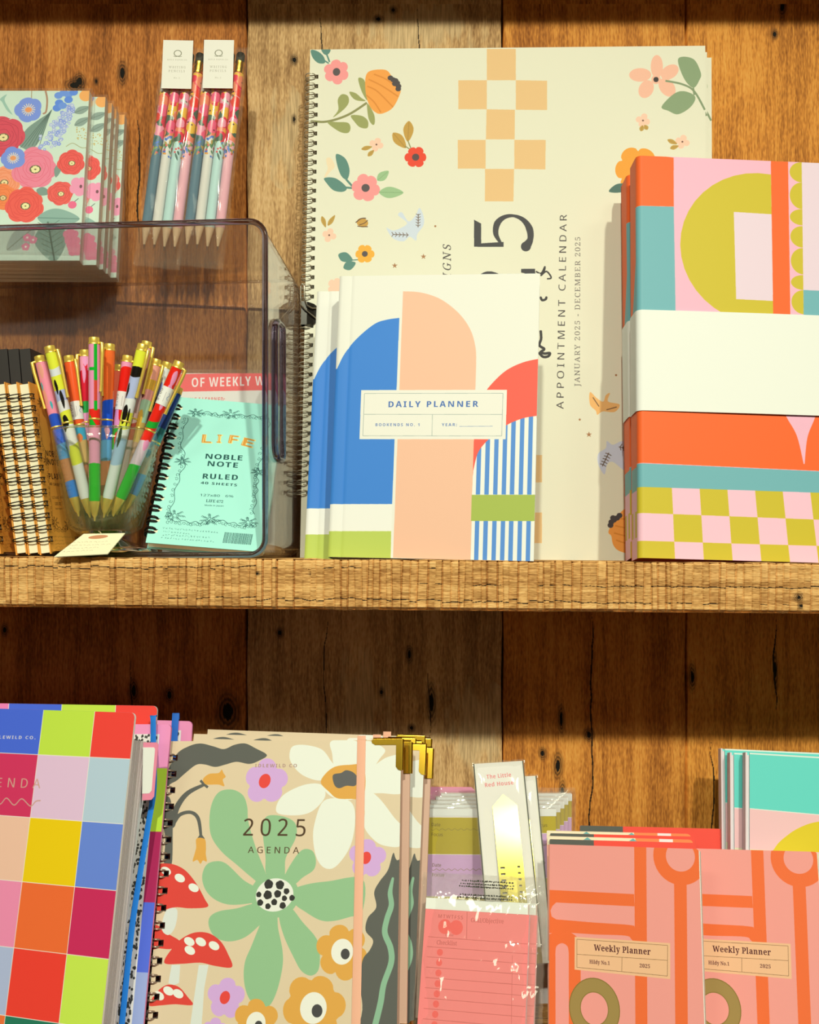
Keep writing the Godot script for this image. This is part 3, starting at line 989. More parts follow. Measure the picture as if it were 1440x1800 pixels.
func daily_art() -> Texture2D:
	var a := Art.new(153.8, 218.3, 5.0, "@236 235 205")
	a.poly(Art.curve([0.6, 75.9, 5.7, 63.3, 14.8, 50.8, 28.4, 38.8, 38.2, 35.2, 47.9, 33.8], false) + Art.pts([47.5, 177.6, -1, 178.3]), "@63 134 200")
	var peach := Art.curve([50, 12.9, 64.1, 14, 79.6, 19.6, 93.8, 31, 102.7, 43.8, 106.9, 58, 107.6, 72], false) + Art.pts([107.4, 136, 107.5, 218.9, 49.6, 218])
	var coral := Art.curve([155, 66, 142.6, 68.9, 130.5, 74.9, 120.6, 84.3, 114, 93.7, 109, 108.3], false) + Art.pts([105.5, 155.3, 156.6, 154.7])
	a.poly(coral, "@246 98 76")
	a.poly(peach, "@242 192 149")
	var arch := Art.curve([153.7, 109.7, 143.6, 111.6, 132.2, 116.5, 122.9, 123.8, 115.7, 130.7, 110.5, 138.7, 107.6, 151.8], false) + Art.pts([107.2, 169.6, 155.5, 169])
	var low := Art.pts([107.5, 189.4, 155.9, 188.6, 155.9, 218.4, 107.5, 219.2])
	for zone in [arch, low]:
		a.poly(zone, "@240 240 218")
		a.clip = zone
		for q in [[110, 113.2], [116.3, 119.6], [122.8, 126], [129.1, 132.3], [135.1, 138.4], [141.6, 144.8], [147.85, 151.05]]:
			a.poly([q[0], 60, q[1], 60, q[1], 230, q[0], 230], "@90 146 200")
		a.clip = PackedVector2Array()
	a.poly([107, 169.8, 155.5, 169.1, 155.9, 188.7, 107, 189.4], "@169 187 78")
	a.poly([-5.2, 178.5, 47.5, 177.8, 47.8, 198.1, -4.3, 199], "@240 240 212")
	a.poly([-4.3, 199, 47.5, 198.1, 47.9, 220.7, -3.3, 221.8], "@188 207 88")
	# printed title panel
	a.poly([20.6, 90.3, 131.2, 89.9, 131.1, 127.6, 20.7, 128.3], "@238 236 206")
	for q in [[23.2, 92.9, 128.3, 92.6, 128.1, 125.1, 23.2, 125.7, 23.2, 92.9], [23.6, 109.1, 128.2, 108.8], [75.7, 108.9, 75.8, 125.4]]:
		a.line(q, 0.35, "@159 174 156")
	a.text("DAILY PLANNER", [42, 103.5, 110, 103], 4.5, "@72 112 168", "sans_bold", 10)
	a.text("BOOKENDS NO. 1", [32.6, 118.2, 66.1, 118], 2.2, "@106 134 172", "sans_bold", 12)
	a.text("YEAR:", [83, 117.9, 94.4, 117.8], 2.2, "@106 134 172", "sans_bold", 10)
	a.line([96.3, 118, 121.2, 117.7], 0.35, "@143 163 180")
	return a.tex()

# journals in patterned jackets with a plain paper band round the middle
func journals() -> void:
	var size := Vector2(0.2319, 0.3178)
	var base := pose(0.1755, -0.0067, -0.0150, 2.43, 7.39, -1.59)
	var art := journal_art()
	var o := thing("patterned_journal", "tall orange, olive and pink patterned journal with a blank white paper band, the front one", "journal", base, "journals with white paper bands")
	var t := 0.021
	var prof := []
	for i in 9:        # rounded spine edge
		var q := deg_to_rad(180.0 - i * 11.25)
		prof.append([cos(q) * 0.0045, -0.0045 + sin(q) * 0.0045])
	prof.append([0.02, 0.0])
	prof.append([size.x, 0.0])
	part("jacket_front", curved_cover(size.x, size.y, prof, printed(art[0], 0.5)), o)
	var sp := MB.new()
	sp.face([Vector3(-0.0045, 0, -0.0045), Vector3(-0.0045, size.y, -0.0045), Vector3(-0.0045, size.y, -t), Vector3(-0.0045, 0, -t)], Vector3.LEFT, [Vector2(1, 1), Vector2(1, 0), Vector2(0, 0), Vector2(0, 1)])
	part("spine", surf([[sp, printed(art[1], 0.5)]]), o)
	part("page_block", box_mesh(Vector3(0.003, 0.003, -t + 0.002), Vector3(size.x - 0.003, size.y - 0.003, -0.0006), paint("@240 234 210", 0.8)), o)
	part("back_board", box_mesh(Vector3(-0.0045, 0, -t - 0.0005), Vector3(size.x, size.y, -t + 0.0015), paint("@240 100 44", 0.5)), o)
	# the band hugs the spine and the front, standing off by a paper's thickness
	var b := MB.new()
	var y0 := 0.1128
	var y1 := 0.1922
	var wrap := [[-0.0052, -t], [-0.0052, -0.0045]]
	for i in range(1, 9):
		var q := deg_to_rad(180.0 - i * 11.25)
		wrap.append([cos(q) * 0.0052, -0.0045 + sin(q) * 0.0052])
	for x in [0.03, 0.06, 0.1, 0.14, 0.18, size.x]:
		wrap.append([x, 0.0009 + 0.0012 * sin(PI * x / size.x)])
	var rows := []
	for i in wrap.size():
		var p: Array = wrap[maxi(i - 1, 0)]
		var q: Array = wrap[mini(i + 1, wrap.size() - 1)]
		var nn := Vector3(-(q[1] - p[1]), 0, q[0] - p[0]).normalized()
		rows.append([b.vert(Vector3(wrap[i][0], y0, wrap[i][1]), nn), b.vert(Vector3(wrap[i][0], y1, wrap[i][1]), nn)])
	for i in wrap.size() - 1:
		b.quad(rows[i][0], rows[i + 1][0], rows[i + 1][1], rows[i][1])
	for e in [y0, y1]:
		for i in range(1, wrap.size() - 1):
			var p: Array = wrap[i]
			var q: Array = wrap[i + 1]
			b.face([Vector3(p[0], e, p[1]), Vector3(q[0], e, q[1]), Vector3(q[0], e, q[1] - 0.0004), Vector3(p[0], e, p[1] - 0.0004)], Vector3.UP if e == y1 else Vector3.DOWN)
	part("paper_band", surf([[b, paint("@238 240 214", 0.7)]]), o)
	again(o, "second banded journal with the same geometric jacket, only its spine showing behind the first", pose(0.176, -0.0066, -0.042, 2.4, 9.5, -1.6))

func journal_art() -> Array:
	var a := Art.new(231.9, 317.8, 4.5, "@243 184 189")
	var orange := "@246 106 44"
	var teal := "@116 179 172"
	var olive := "@207 188 48"
	var pale := "@234 212 207"
	a.poly([-20.2, -3.6, 24.8, 0.6, 24.5, 41, -20.3, 41.7], orange)
	a.poly([-20.3, 41.7, 24.5, 41.2, 25.3, 144.7, -20.5, 146.3], teal)
	a.clip = Art.pts([24.8, 0.6, 102.1, 0.8, 101.3, 141.9, 25.3, 144.7])
	var c = [92.1, 72.1]
	a.dot(c[0], c[1], 62.8, 61.6, olive)
	a.clip = PackedVector2Array()
	a.poly([71.9, 43.4, 103.4, 44.1, 102.8, 114.7, 72.6, 114.3], pale)
	a.poly([102.2, -3.2, 116, -3.8, 114.7, 141.4, 101.3, 141.9], orange)
	a.poly([126.9, -4.2, 192.7, -3.2, 190.8, 104.7, 125.7, 104.9], pale)
	a.poly([125.7, 104.9, 188.9, 105.6, 187.1, 157.5, 124.7, 159.7], teal)
	var edges := [[62, 148], [150, 262], [265, 330], [335, 427], [430, 540], [545, 607], [611, 712]]
	a.clip = Art.pts([116, -3.8, 126.9, -4.2, 124.9, 159.7, 114.3, 160.1])
	for q in [[126.8, 8.4, 126.6, 16.8], [126.5, 27.9, 126.2, 38.9], [126.2, 45.6, 126.1, 52.2], [126.2, 61.7, 126, 70.5], [126.1, 81.6, 125.8, 92.3], [125.8, 98.9, 125.7, 104.9], [125.8, 114.8, 125.6, 124.5]]:
		var r: float = q[3] - q[1]
		a.dot(q[0], q[1], 9.8, r, olive)
	a.clip = PackedVector2Array()
	a.poly([-20.6, 190.6, 185.9, 192.8, 183.9, 248.4, -20.7, 245.3], orange)
	a.poly(Art.curve([107.4, 197.2, 109.9, 206.3, 117.7, 221, 122.4, 242.7], false) + Art.curve([123.2, 242.7, 125.8, 222.2, 131.7, 207.4, 134.6, 198.2], false), "@243 184 189")
	a.poly([-20.7, 245.7, 183.9, 248.8, 183.3, 265.8, -20.8, 264], teal)
	var rows := [[-0.2, 264.1, 148.2, 264.6], [0.4, 284, 150.3, 285.4], [0.8, 305.1, 152.4, 305.3], [1.2, 324.3, 154.5, 324]]
	for j in 3:
		for i in 14:
			var u0 := i / 7.0
			var u1 := (i + 1) / 7.0
			var t: Array = rows[j]
			var b: Array = rows[j + 1]
			var p := Vector2(t[0], t[1])
			var q := Vector2(t[2], t[3])
			var r := Vector2(b[0], b[1])
			var s := Vector2(b[2], b[3])
			a.poly(PackedVector2Array([p.lerp(q, u0), p.lerp(q, u1), r.lerp(s, u1), r.lerp(s, u0)]), olive if (i + j) % 2 == 0 else "@245 196 196")
	a.poly([-20.8, 264.7, 0.2, 264.4, 1.2, 326.1, -20.9, 326.7], "@238 188 192")
	var s := Art.new(21.0, 318.0, 4.0, orange)
	s.rect(0, 140, 21, 60, teal)
	s.rect(0, 200, 21, 60, orange)
	s.poly([0, 150, 21, 85, 21, 200, 0, 200], teal)
	s.rect(0, 248, 21, 20, teal)
	s.rect(0, 266, 21, 52, "@240 188 192")
	s.rect(0, 282, 7, 20, olive)
	s.rect(14, 282, 7, 20, olive)
	return [a.tex(), s.tex()]

# ---------------------------------------------------------------- upper shelf, left: the clear bin, what is in it and what stands on it
const BIN := [0.300, 0.251, 0.2405, 0.140, 0.0024]      # width, height at the mouth, height at the back, depth, wall

func upper_left() -> void:
	clear_bin()
	cup_of_pens()
	notebooks()
	card_boxes()
	pencil_packs()

static func ring(w: float, h: float, r: float, inset: float, z: float) -> Array:
	var q := outline(w - 2 * inset, h - 2 * inset, [r - inset, r - inset, r - inset, r - inset], Vector2(-w + inset, inset))
	var o := []
	for p in q:
		o.append(Vector3(p.x, p.y, z))
	return o

func clear_bin() -> void:
	var o := thing("storage_bin", "clear acrylic storage bin lying on its side with its open mouth to the front", "bin", pose(-0.1063, -0.0064, -0.010, -5.0))
	var plastic := film("164 154 162", 0.10, 0.03)
	var w: float = BIN[0]
	var d: float = BIN[3]
	var rows := [ring(w, BIN[1], 0.013, 0.0, -0.002), ring(w, BIN[2], 0.013, 0.0, -d), ring(w, BIN[1], 0.013, BIN[4], -0.002), ring(w, BIN[2], 0.013, BIN[4], -d + 0.003)]
	var b := MB.new()
	for k in [0, 2]:
		var m: int = rows[k].size()
		var e := []
		for i in m:
			var t: Vector3 = rows[k][(i + 1) % m] - rows[k][(i - 1 + m) % m]
			var nn := Vector3(t.y, -t.x, 0).normalized() * (1.0 if k == 0 else -1.0)
			e.append([b.vert(rows[k][i], nn), b.vert(rows[k + 1][i], nn)])
		for i in m:
			var a = e[i]
			var c = e[(i + 1) % m]
			b.quad(a[0], c[0], c[1], a[1])
	part("wall", surf([[b, plastic]]), o)
	var back := MB.new()
	for k in [1, 3]:
		var tri := []
		for p in rows[k]:
			tri.append(p)
		back.face(tri, Vector3.FORWARD if k == 1 else Vector3.BACK)
	part("back_panel", surf([[back, plastic]]), o)
	# the mouth has a thick rounded flange
	var rim := MB.new()
	var path := ring(w + 0.002, BIN[1] + 0.001, 0.014, 0.0020, -0.001)
	for i in path.size():
		path[i].x += 0.001
	rim.tube(path, 0.0023, 10, true)
	part("rim", surf([[rim, solid_clear("154 144 166")]]), o)
	var lip := MB.new()
	var back_path := ring(w, BIN[2], 0.013, 0.001, -d + 0.001)
	lip.tube(back_path, 0.0013, 8, true)
	part("back_edge", surf([[lip, solid_clear("201 195 204")]]), o)
	# oblong grip moulded into the right wall
	var grip := MB.new()
	var g := []
	for p in outline(0.030, 0.106, [0.012, 0.006, 0.006, 0.012], Vector2(0.024, 0.076)):
		g.append(Vector3(0.0014, p.y, -p.x))
	grip.tube(g, 0.0027, 10, true)
	part("handle", surf([[grip, solid_clear("133 122 152")]]), o)

func glass_of(c: String) -> StandardMaterial3D:
	return film(c, 0.05, 0.02)

func cup_of_pens() -> void:
	var o := thing("glass_cup", "pale green footed glass full of patterned pens, standing in the clear bin", "glass", at(-0.2355, -0.0025, -0.047))
	var b := MB.new()
	b.lathe([Vector2(0.0, 0.0165), Vector2(0.018, 0.0165), Vector2(0.026, 0.021), Vector2(0.030, 0.034), Vector2(0.0330, 0.055), Vector2(0.0365, 0.074), Vector2(0.0392, 0.0925), Vector2(0.0400, 0.0932), Vector2(0.0408, 0.0925), Vector2(0.0385, 0.074), Vector2(0.035, 0.055), Vector2(0.032, 0.034), Vector2(0.028, 0.019), Vector2(0.020, 0.0135), Vector2(0.012, 0.012)], 40)
	part("bowl", surf([[b, glass_of("164 216 148")]]), o)
	var lip := MB.new()
	var lp := []
	for i in 40:
		lp.append(Vector3(cos(TAU * i / 40) * 0.0400, 0.0932, sin(TAU * i / 40) * 0.0400))
	lip.tube(lp, 0.0008, 8, true)
	part("lip", surf([[lip, solid_clear("232 244 228")]]), o)
	var f := MB.new()
	f.lathe([Vector2(0.0, 0.0163), Vector2(0.0185, 0.0163), Vector2(0.0195, 0.0145), Vector2(0.0125, 0.0120), Vector2(0.0125, 0.0105), Vector2(0.018, 0.0085), Vector2(0.030, 0.0045), Vector2(0.0385, 0.0022), Vector2(0.0395, 0.0010), Vector2(0.0385, 0.0), Vector2(0.0, 0.0005)], 40)
	part("foot", surf([[f, solid_clear("111 188 98")]]), o)
	# the paper tag tied to the stem and lying over the mouth of the bin
	var tag_art := Art.new(40, 26, 8.0, "@243 236 180")
	tag_art.dot(22, 4.0, 7.0, 2.2, "@200 138 90", -4)
	for k in [[6, 10, 30], [5, 13.5, 33], [7, 17, 28], [4, 20.5, 24]]:
		var x := float(k[0])
		while x < k[2]:
			var l := rng.randf_range(1.0, 3.0)
			tag_art.line([x, k[1] + rng.randf_range(-0.5, 0.5), x + l * 0.5, k[1] - rng.randf_range(0.2, 0.9), x + l, k[1] + rng.randf_range(-0.4, 0.4)], 0.28, "@185 168 120", true)
			x += l + rng.randf_range(0.5, 1.4)
	var t := thing("price_tag", "cream handwritten paper tag lying over the bin's front edge below the glass of pens", "tag", at(-0.2331, -0.0046, 0.0060))
	var m := MB.new()
	var c := [Vector3(-0.2583, -0.0057, 0.0070), Vector3(-0.2195, -0.0036, 0.0060), Vector3(-0.2115, 0.0118, -0.0120), Vector3(-0.2422, 0.0113, -0.0120), Vector3(-0.2482, 0.0040, -0.0040)]
	var u := [Vector2(0, 1), Vector2(0.93, 1), Vector2(1, 0), Vector2(0.24, 0), Vector2(0.05, 0.45)]
	var o3: Vector3 = t.position
	for s in [0.0, -0.0004]:
		var q := []
		for p in c:
			q.append(p - o3 + Vector3(0, s, s))
		m.face(q, Vector3(0, 0.5, 0.8) * (1.0 if s == 0.0 else -1.0), u)
	part("card", surf([[m, printed(tag_art.tex(), 0.7)]]), t)
	var cord := MB.new()
	cord.tube([Vector3(-0.2293, 0.0113, -0.0120) - o3, Vector3(-0.2311, 0.0125, -0.0160) - o3, Vector3(-0.2364, 0.0134, -0.0300) - o3], 0.0005, 6)
	part("string", surf([[cord, paint("201 185 138", 0.9)]]), t)
	# pens: [top x, y, z, bottom x, y, z, clip angle, sticker at, bands [colour, end], accents, seed]
	var pens := [
		[-0.2848, 0.1482, -0.0400, -0.2543, 0.0251, -0.0400, 150, 0.0, [["242 148 156", 0.40], ["42 86 184", 0.47], ["28 98 216", 0.60], ["90 168 216", 0.72], ["207 138 88", 0.88], ["47 134 224", 1.0]], ["232 160 128", "58 176 168"], "pink and blue pen leaning far left in the glass"],
		[-0.2737, 0.1539, -0.0300, -0.2438, 0.0239, -0.0340, 20, 0.0, [["230 236 60", 0.1], ["223 228 224", 0.16], ["230 236 60", 0.26], ["180 188 232", 0.34], ["232 232 224", 0.40], ["230 236 60", 0.50], ["240 240 236", 0.62], ["230 236 60", 0.76], ["236 236 228", 1.0]], ["22 20 15", "180 188 232", "22 20 15"], "lime, black and lilac pen, second from the left in the glass"],
		[-0.2668, 0.1509, -0.0550, -0.2466, 0.0285, -0.0500, 30, 0.30, [["244 98 42", 0.46], ["240 184 160", 0.50], ["40 170 200", 0.60], ["212 168 96", 0.76], ["224 128 92", 1.0]], ["240 122 60"], "orange pen with a paper price sticker and a teal lower barrel"],
		[-0.2557, 0.1563, -0.0600, -0.2504, 0.0276, -0.0550, 140, 0.0, [["240 164 180", 0.12], ["226 40 60", 0.34], ["52 176 74", 0.40], ["240 164 192", 0.62], ["224 72 56", 0.74], ["44 156 80", 0.82], ["224 128 112", 1.0]], ["226 40 60", "240 164 192"], "slim pink and red pen tucked behind the green striped one"],
		[-0.2379, 0.1594, -0.0240, -0.2375, 0.0211, -0.0240, 15, 0.0, [["240 154 176", 0.42], ["238 44 28", 0.52], ["238 156 176", 0.765], ["12 184 28", 1.0]], ["stripe"], "tall pink pen with a green stripe and solid green end, front of the glass"],
		[-0.2327, 0.1590, -0.0480, -0.2372, 0.0264, -0.0480, 125, 0.0, [["244 112 44", 0.34], ["24 88 204", 0.62], ["88 168 208", 0.76], ["216 120 72", 0.92], ["138 74 52", 1.0]], ["240 168 184"], "orange and royal blue pen with a gold clip to the front"],
		[-0.2208, 0.1513, -0.0560, -0.2357, 0.0255, -0.0520, 0, 0.22, [["240 160 180", 0.05], ["238 36 24", 0.24], ["238 156 196", 0.50], ["31 174 36", 0.66], ["184 216 224", 1.0]], ["238 36 24"], "red and pink pen with a price sticker in the middle of the glass"],
		[-0.2020, 0.1551, -0.0280, -0.2319, 0.0237, -0.0280, 30, 0.0, [["232 238 60", 0.12], ["22 20 15", 0.17], ["180 192 236", 0.32], ["232 236 236", 0.42], ["232 238 60", 0.52], ["228 232 208", 0.60], ["168 200 228", 0.76], ["228 236 228", 1.0]], ["22 20 15", "22 20 15"], "lime, black and pale blue pen with a gold clip, leaning right"],
		[-0.2032, 0.1605, -0.0460, -0.2284, 0.0261, -0.0400, 20, 0.0, [["240 180 168", 0.3], ["232 192 168", 0.5], ["200 88 64", 0.62], ["216 184 160", 1.0]], ["224 112 80"], "rose pen directly behind the lime and black one"],
		[-0.1967, 0.1475, -0.0500, -0.2264, 0.0263, -0.0440, 15, 0.0, [["240 168 136", 0.12], ["220 174 60", 0.20], ["224 154 136", 0.28], ["168 204 156", 0.44], ["200 168 80", 0.6], ["184 144 108", 0.8], ["176 144 120", 1.0]], ["220 174 60"], "salmon, sage and ochre pen with a long gold clip"],
		[-0.1918, 0.1477, -0.0660, -0.2257, 0.0277, -0.0560, 140, 0.0, [["232 236 240", 0.18], ["168 176 208", 0.34], ["226 96 124", 0.5], ["168 40 56", 1.0]], ["22 20 15", "136 160 216"], "white and blue patterned pen at the back right of the glass"],
		[-0.1747, 0.1422, -0.0300, -0.2253, 0.0248, -0.0300, 0, 0.15, [["238 40 24", 0.40], ["36 168 48", 0.45], ["238 44 28", 0.56], ["220 200 192", 0.74], ["16 180 36", 1.0]], ["240 156 180", "240 156 180"], "red pen with a flagged price sticker and green end, rightmost in the glass"],
		[-0.1818, 0.1272, -0.0600, -0.2205, 0.0284, -0.0460, 140, 0.0, [["44 76 140", 0.36], ["60 144 136", 0.52], ["192 130 76", 0.80], ["42 108 180", 1.0]], ["40 80 140"], "blue and tan pen behind the rightmost red one"],
		[-0.2307, 0.1460, -0.0680, -0.2379, 0.0289, -0.0600, 10, 0.0, [["238 116 80", 0.3], ["140 44 40", 0.6], ["32 48 76", 1.0]], ["200 60 48"], "short salmon pen at the back between the blue and red ones"],
	]
	var k := 0
	for p in pens:
		k += 1
		pen(Vector3(p[0], p[1], p[2]), Vector3(p[3], p[4], p[5]), p[6], p[7], p[8], p[9], p[10], k)

func pen(top: Vector3, tip: Vector3, clip_turn: float, sticker: float, bands: Array, accents: Array, label: String, seed_: int) -> void:
	var y := (top - tip).normalized()
	var z := (Vector3.BACK - y * y.dot(Vector3.BACK)).normalized()
	var o := thing("pen", label, "pen", Transform3D(Basis(y.cross(z), y, z), tip), "patterned pens in the glass")
	var len := top.distance_to(tip)
	var r := 0.0043
	var gold := paint("248 216 104", 0.3, 0.6)
	var r2 := RandomNumberGenerator.new()
	r2.seed = 100 + seed_
	# the printed pattern, unrolled: 27 mm round, the barrel's length down
	var body := len - 0.019
	var a := Art.new(27, body * 1000.0, 3.0, "@" + bands[0][0])
	var y0 := 0.0
	for b in bands:
		var y1: float = b[1] * body * 1000.0
		a.poly(Art.curve([0, y0 - 1, 7, y0 + r2.randf_range(-2, 2), 14, y0 + r2.randf_range(-1, 2), 20, y0 + r2.randf_range(-2, 2), 27, y0 - 1], false) + Art.pts([27, y1 + 3, 0, y1 + 3]), "@" + b[0])
		y0 = y1
	for c in accents:
		if c == "stripe":
			a.rect(3.4, 0, 2.4, body * 420.0, "@20 180 40")
			a.rect(3.4, body * 230.0, 2.4, body * 130.0, "@216 76 52")
			a.rect(5.8, body * 150.0, 4.0, 2.2, "@20 180 40")
			a.poly([4, body * 520.0, 10, body * 440.0, 10, body * 520.0], "@20 180 40")
			continue
		for i in 2:
			var cx := r2.randf_range(4.0, 10.0)
			var cy := r2.randf_range(0.04, 0.62) * body * 1000.0
			var w := r2.randf_range(0.8, 2.4)
			var h := r2.randf_range(3.0, 8.0)
			a.blob([cx - w, cy, cx - w * 0.2, cy - h, cx + w, cy - h * 0.6, cx + w * 0.7, cy + h * 0.5, cx, cy + h], "@" + c)
	var m := MB.new()
	m.lathe([Vector2(r * 0.86, 0.014), Vector2(r, 0.017), Vector2(r, len - 0.005), Vector2(r * 0.97, len - 0.005)], 20)
	part("barrel", surf([[m, printed(a.tex(), 0.2, 0.6)]]), o)
	m = MB.new()
	m.lathe([Vector2(0.0003, 0.0), Vector2(0.0006, 0.0), Vector2(0.0011, 0.003), Vector2(0.0022, 0.0045), Vector2(r * 0.9, 0.0145), Vector2(r * 0.9, 0.016)], 20)
	part("tip", surf([[m, gold]]), o)
	m = MB.new()
	m.lathe([Vector2(r * 1.03, len * 0.55), Vector2(r * 1.06, len * 0.55 + 0.0003), Vector2(r * 1.06, len * 0.55 + 0.0010), Vector2(r * 1.03, len * 0.55 + 0.0013)], 20)
	part("ring", surf([[m, gold]]), o)
	m = MB.new()
	m.lathe([Vector2(r * 1.03, len - 0.0053), Vector2(r * 1.03, len - 0.0040), Vector2(r * 0.96, len - 0.0038), Vector2(r * 0.96, len - 0.0006), Vector2(r * 0.9, len), Vector2(0.0, len)], 20)
	part("cap", surf([[m, gold]]), o)
	m = MB.new()
	var dir := Vector3(cos(deg_to_rad(clip_turn)), 0, sin(deg_to_rad(clip_turn)))
	m.tube([dir * r * 0.9 + Vector3.UP * (len - 0.004), dir * (r + 0.0022) + Vector3.UP * (len - 0.0045), dir * (r + 0.0024) + Vector3.UP * (len - 0.012), dir * (r + 0.0014) + Vector3.UP * (len - 0.036), dir * (r + 0.0012) + Vector3.UP * (len - 0.041)], [0.0012, 0.0015, 0.0014, 0.0011, 0.0014], 8)
	part("clip", surf([[m, gold]]), o)
	if sticker > 0.0:
		var s := Art.new(13.5, 15.0, 10.0, "@238 238 216")
		s.text("8.00", [4.0, 12.5, 4.0, 2.5], 3.0, "@106 102 94", "mono", 2)
		s.line([7.5, 12, 7.5, 4], 0.3, "@176 168 152")
		s.line([10, 4, 11, 6, 9.6, 8, 10.8, 10], 0.4, "@106 138 168", true)
		var c := MB.new()
		var ys := len - 0.005 - sticker * body
		var rows := []
		for i in 13:
			var q := deg_to_rad(170.0 - i * 14.0)
			var nn := Vector3(cos(q), 0, sin(q))
			rows.append([c.vert(nn * (r + 0.00025) + Vector3.UP * ys, nn, Vector2(i / 12.0, 0)), c.vert(nn * (r + 0.00025) + Vector3.UP * (ys - 0.0145), nn, Vector2(i / 12.0, 1))])
		for i in 12:
			c.quad(rows[i][0], rows[i + 1][0], rows[i + 1][1], rows[i][1])
		part("price_sticker", surf([[c, printed(s.tex(), 0.6)]]), o)

# pocket notebook with twin-loop wire: the cover art is laid out in the turquoise one's millimetres
func life_art(bg: String, ink: String, words: Array, gilt: bool, aside := 0.0) -> Texture2D:
	var moved := func(q: Array) -> Array: return [q[0] + aside, q[1], q[2] + aside, q[3]]
	var a := Art.new(89.7, 140.3, 7.0, bg)
	# scrollwork border: wavy stems with curls, rosettes at the corners and middles
	var runs := [[12.9, 20.5, 11.7, 43.9, 17.5, 63.3, 15.3, 83.1, 14.2, 108.6, 14.1, 117.3], [16.4, 14.5, 29.5, 13.2, 38.6, 14.3, 55.1, 13.2, 69.6, 12.8, 78.7, 14.9], [12.8, 118.7, 27.5, 119.1, 38.9, 118.6, 46.8, 115.4, 59.6, 116.6, 71.3, 118, 80.5, 115.9], [79.1, 17.7, 79.2, 36.9, 76.4, 62.6, 77.1, 76.9, 77.7, 89.7, 77.8, 107.4]]
	for q in runs:
		var c := Art.curve(q, false, 10)
		var p := PackedVector2Array()
		for i in c.size():
			var d := (c[mini(i + 1, c.size() - 1)] - c[maxi(i - 1, 0)]).normalized().orthogonal()
			p.append(c[i] + d * sin(i * 0.9) * 1.0)
			if i % 2 == 1:
				var s := PackedVector2Array()
				var side := 1.0 if i % 2 == 0 else -1.0
				for j in 10:
					s.append(c[i] + d * side * 1.9 + Vector2.from_angle(j * 0.75 + i) * (1.7 - j * 0.15))
				a.line(s, 0.28, ink)
		a.line(p, 0.42, ink)
	for q in [[[18.7, 15], 5.0], [[47.3, 13.4], 6.0], [[15.4, 63.5], 4.6], [[17.8, 114.5], 5.6], [[45.3, 115.5], 6.0], [[74.6, 115.2], 5.4], [[76.5, 67.8], 4.4]]:
		for j in 42:
			var t := j * 0.9
			var rr: float = q[1] * 1.15 * (0.25 + 0.75 * fposmod(j * 0.37, 1.0))
			var c0 := Vector2(q[0][0], q[0][1]) + Vector2.from_angle(t) * rr * Vector2(1.2, 0.75)
			a.line([c0.x - 0.9, c0.y + 0.5, c0.x, c0.y - 0.8, c0.x + 0.9, c0.y + 0.4], 0.26, ink, true)
	if gilt:
		for q in [["L", [27.7, 43.8, 35.3, 43.4]], ["I", [39.6, 42.6, 42.8, 42.5]], ["F", [48.8, 41.9, 56, 42.3]], ["E", [59.3, 43, 68.1, 44.8]]]:
			var v: Array = q[1]
			a.text(q[0], [v[0] + 0.5, v[1] + 0.5, v[2] + 1.2, v[3] + 0.5], 8.6, "@233 230 144", "sans_bold")
			a.text(q[0], v, 8.0, "@217 152 60", "sans_bold")
			a.line([v[0] + 1.1, v[1] - 0.5, v[0] + 1.5, v[1] - 7.5], 0.5, "@244 229 138")
	a.text(words[0], moved.call([33.1, 59.1, 62.4, 57.9]), 4.8, ink, "sans_bold", 2)
	a.text(words[1], moved.call([35.8, 65.9, 59.7, 65.3]), 4.8, ink, "sans_bold", 4)
	a.text(words[2], moved.call([33.8, 78.3, 61.3, 76.9]), 4.8, ink, "sans_bold", 4)
	a.text(words[3], moved.call([33, 83.4, 61.5, 82.9]), 2.3, ink, "sans_bold", 6)
	a.text("127x80   6%", moved.call([34.4, 94.8, 60.1, 93.5]), 2.1, ink)
	a.text("LIFE 672", moved.call([39.7, 99.8, 52.9, 99.4]), 2.5, ink, "serif_bold")
	a.text("Made in Japan", moved.call([39.3, 103.4, 53.8, 102.7]), 1.3, ink)
	for q in [[10.4, 126.3, 53.6, 126.4], [10.6, 129.4, 32.3, 129.6], [10.7, 132.4, 47.6, 131.5], [10.6, 135, 51.7, 134.8]]:
		var u := Vector2(q[0], q[1])
		var v := Vector2(q[2], q[3])
		var n := int(u.distance_to(v) / 2.1)
		for i in n:
			var c := u.lerp(v, (i + 0.5) / n)
			for j in 3:
				a.line([c.x + rng.randf_range(-0.8, 0.8), c.y + rng.randf_range(-0.8, 0.8), c.x + rng.randf_range(-0.8, 0.8), c.y + rng.randf_range(-0.8, 0.8)], 0.16, ink)
	var bar = [58.2, 125.6, 80.6, 125.4]
	var bl = [57.8, 135.2]
	var x := 0.0
	var across := Vector2(bar[2] - bar[0], bar[3] - bar[1])
	var down := Vector2(bl[0] - bar[0], bl[1] - bar[1])
	while x < 0.97:
		var w := rng.randf_range(0.006, 0.022)
		var s := Vector2(bar[0], bar[1]) + across * x
		a.poly(PackedVector2Array([s, s + across * w, s + across * w + down, s + down]), ink)
		x += w + rng.randf_range(0.008, 0.026)
	return a.tex()

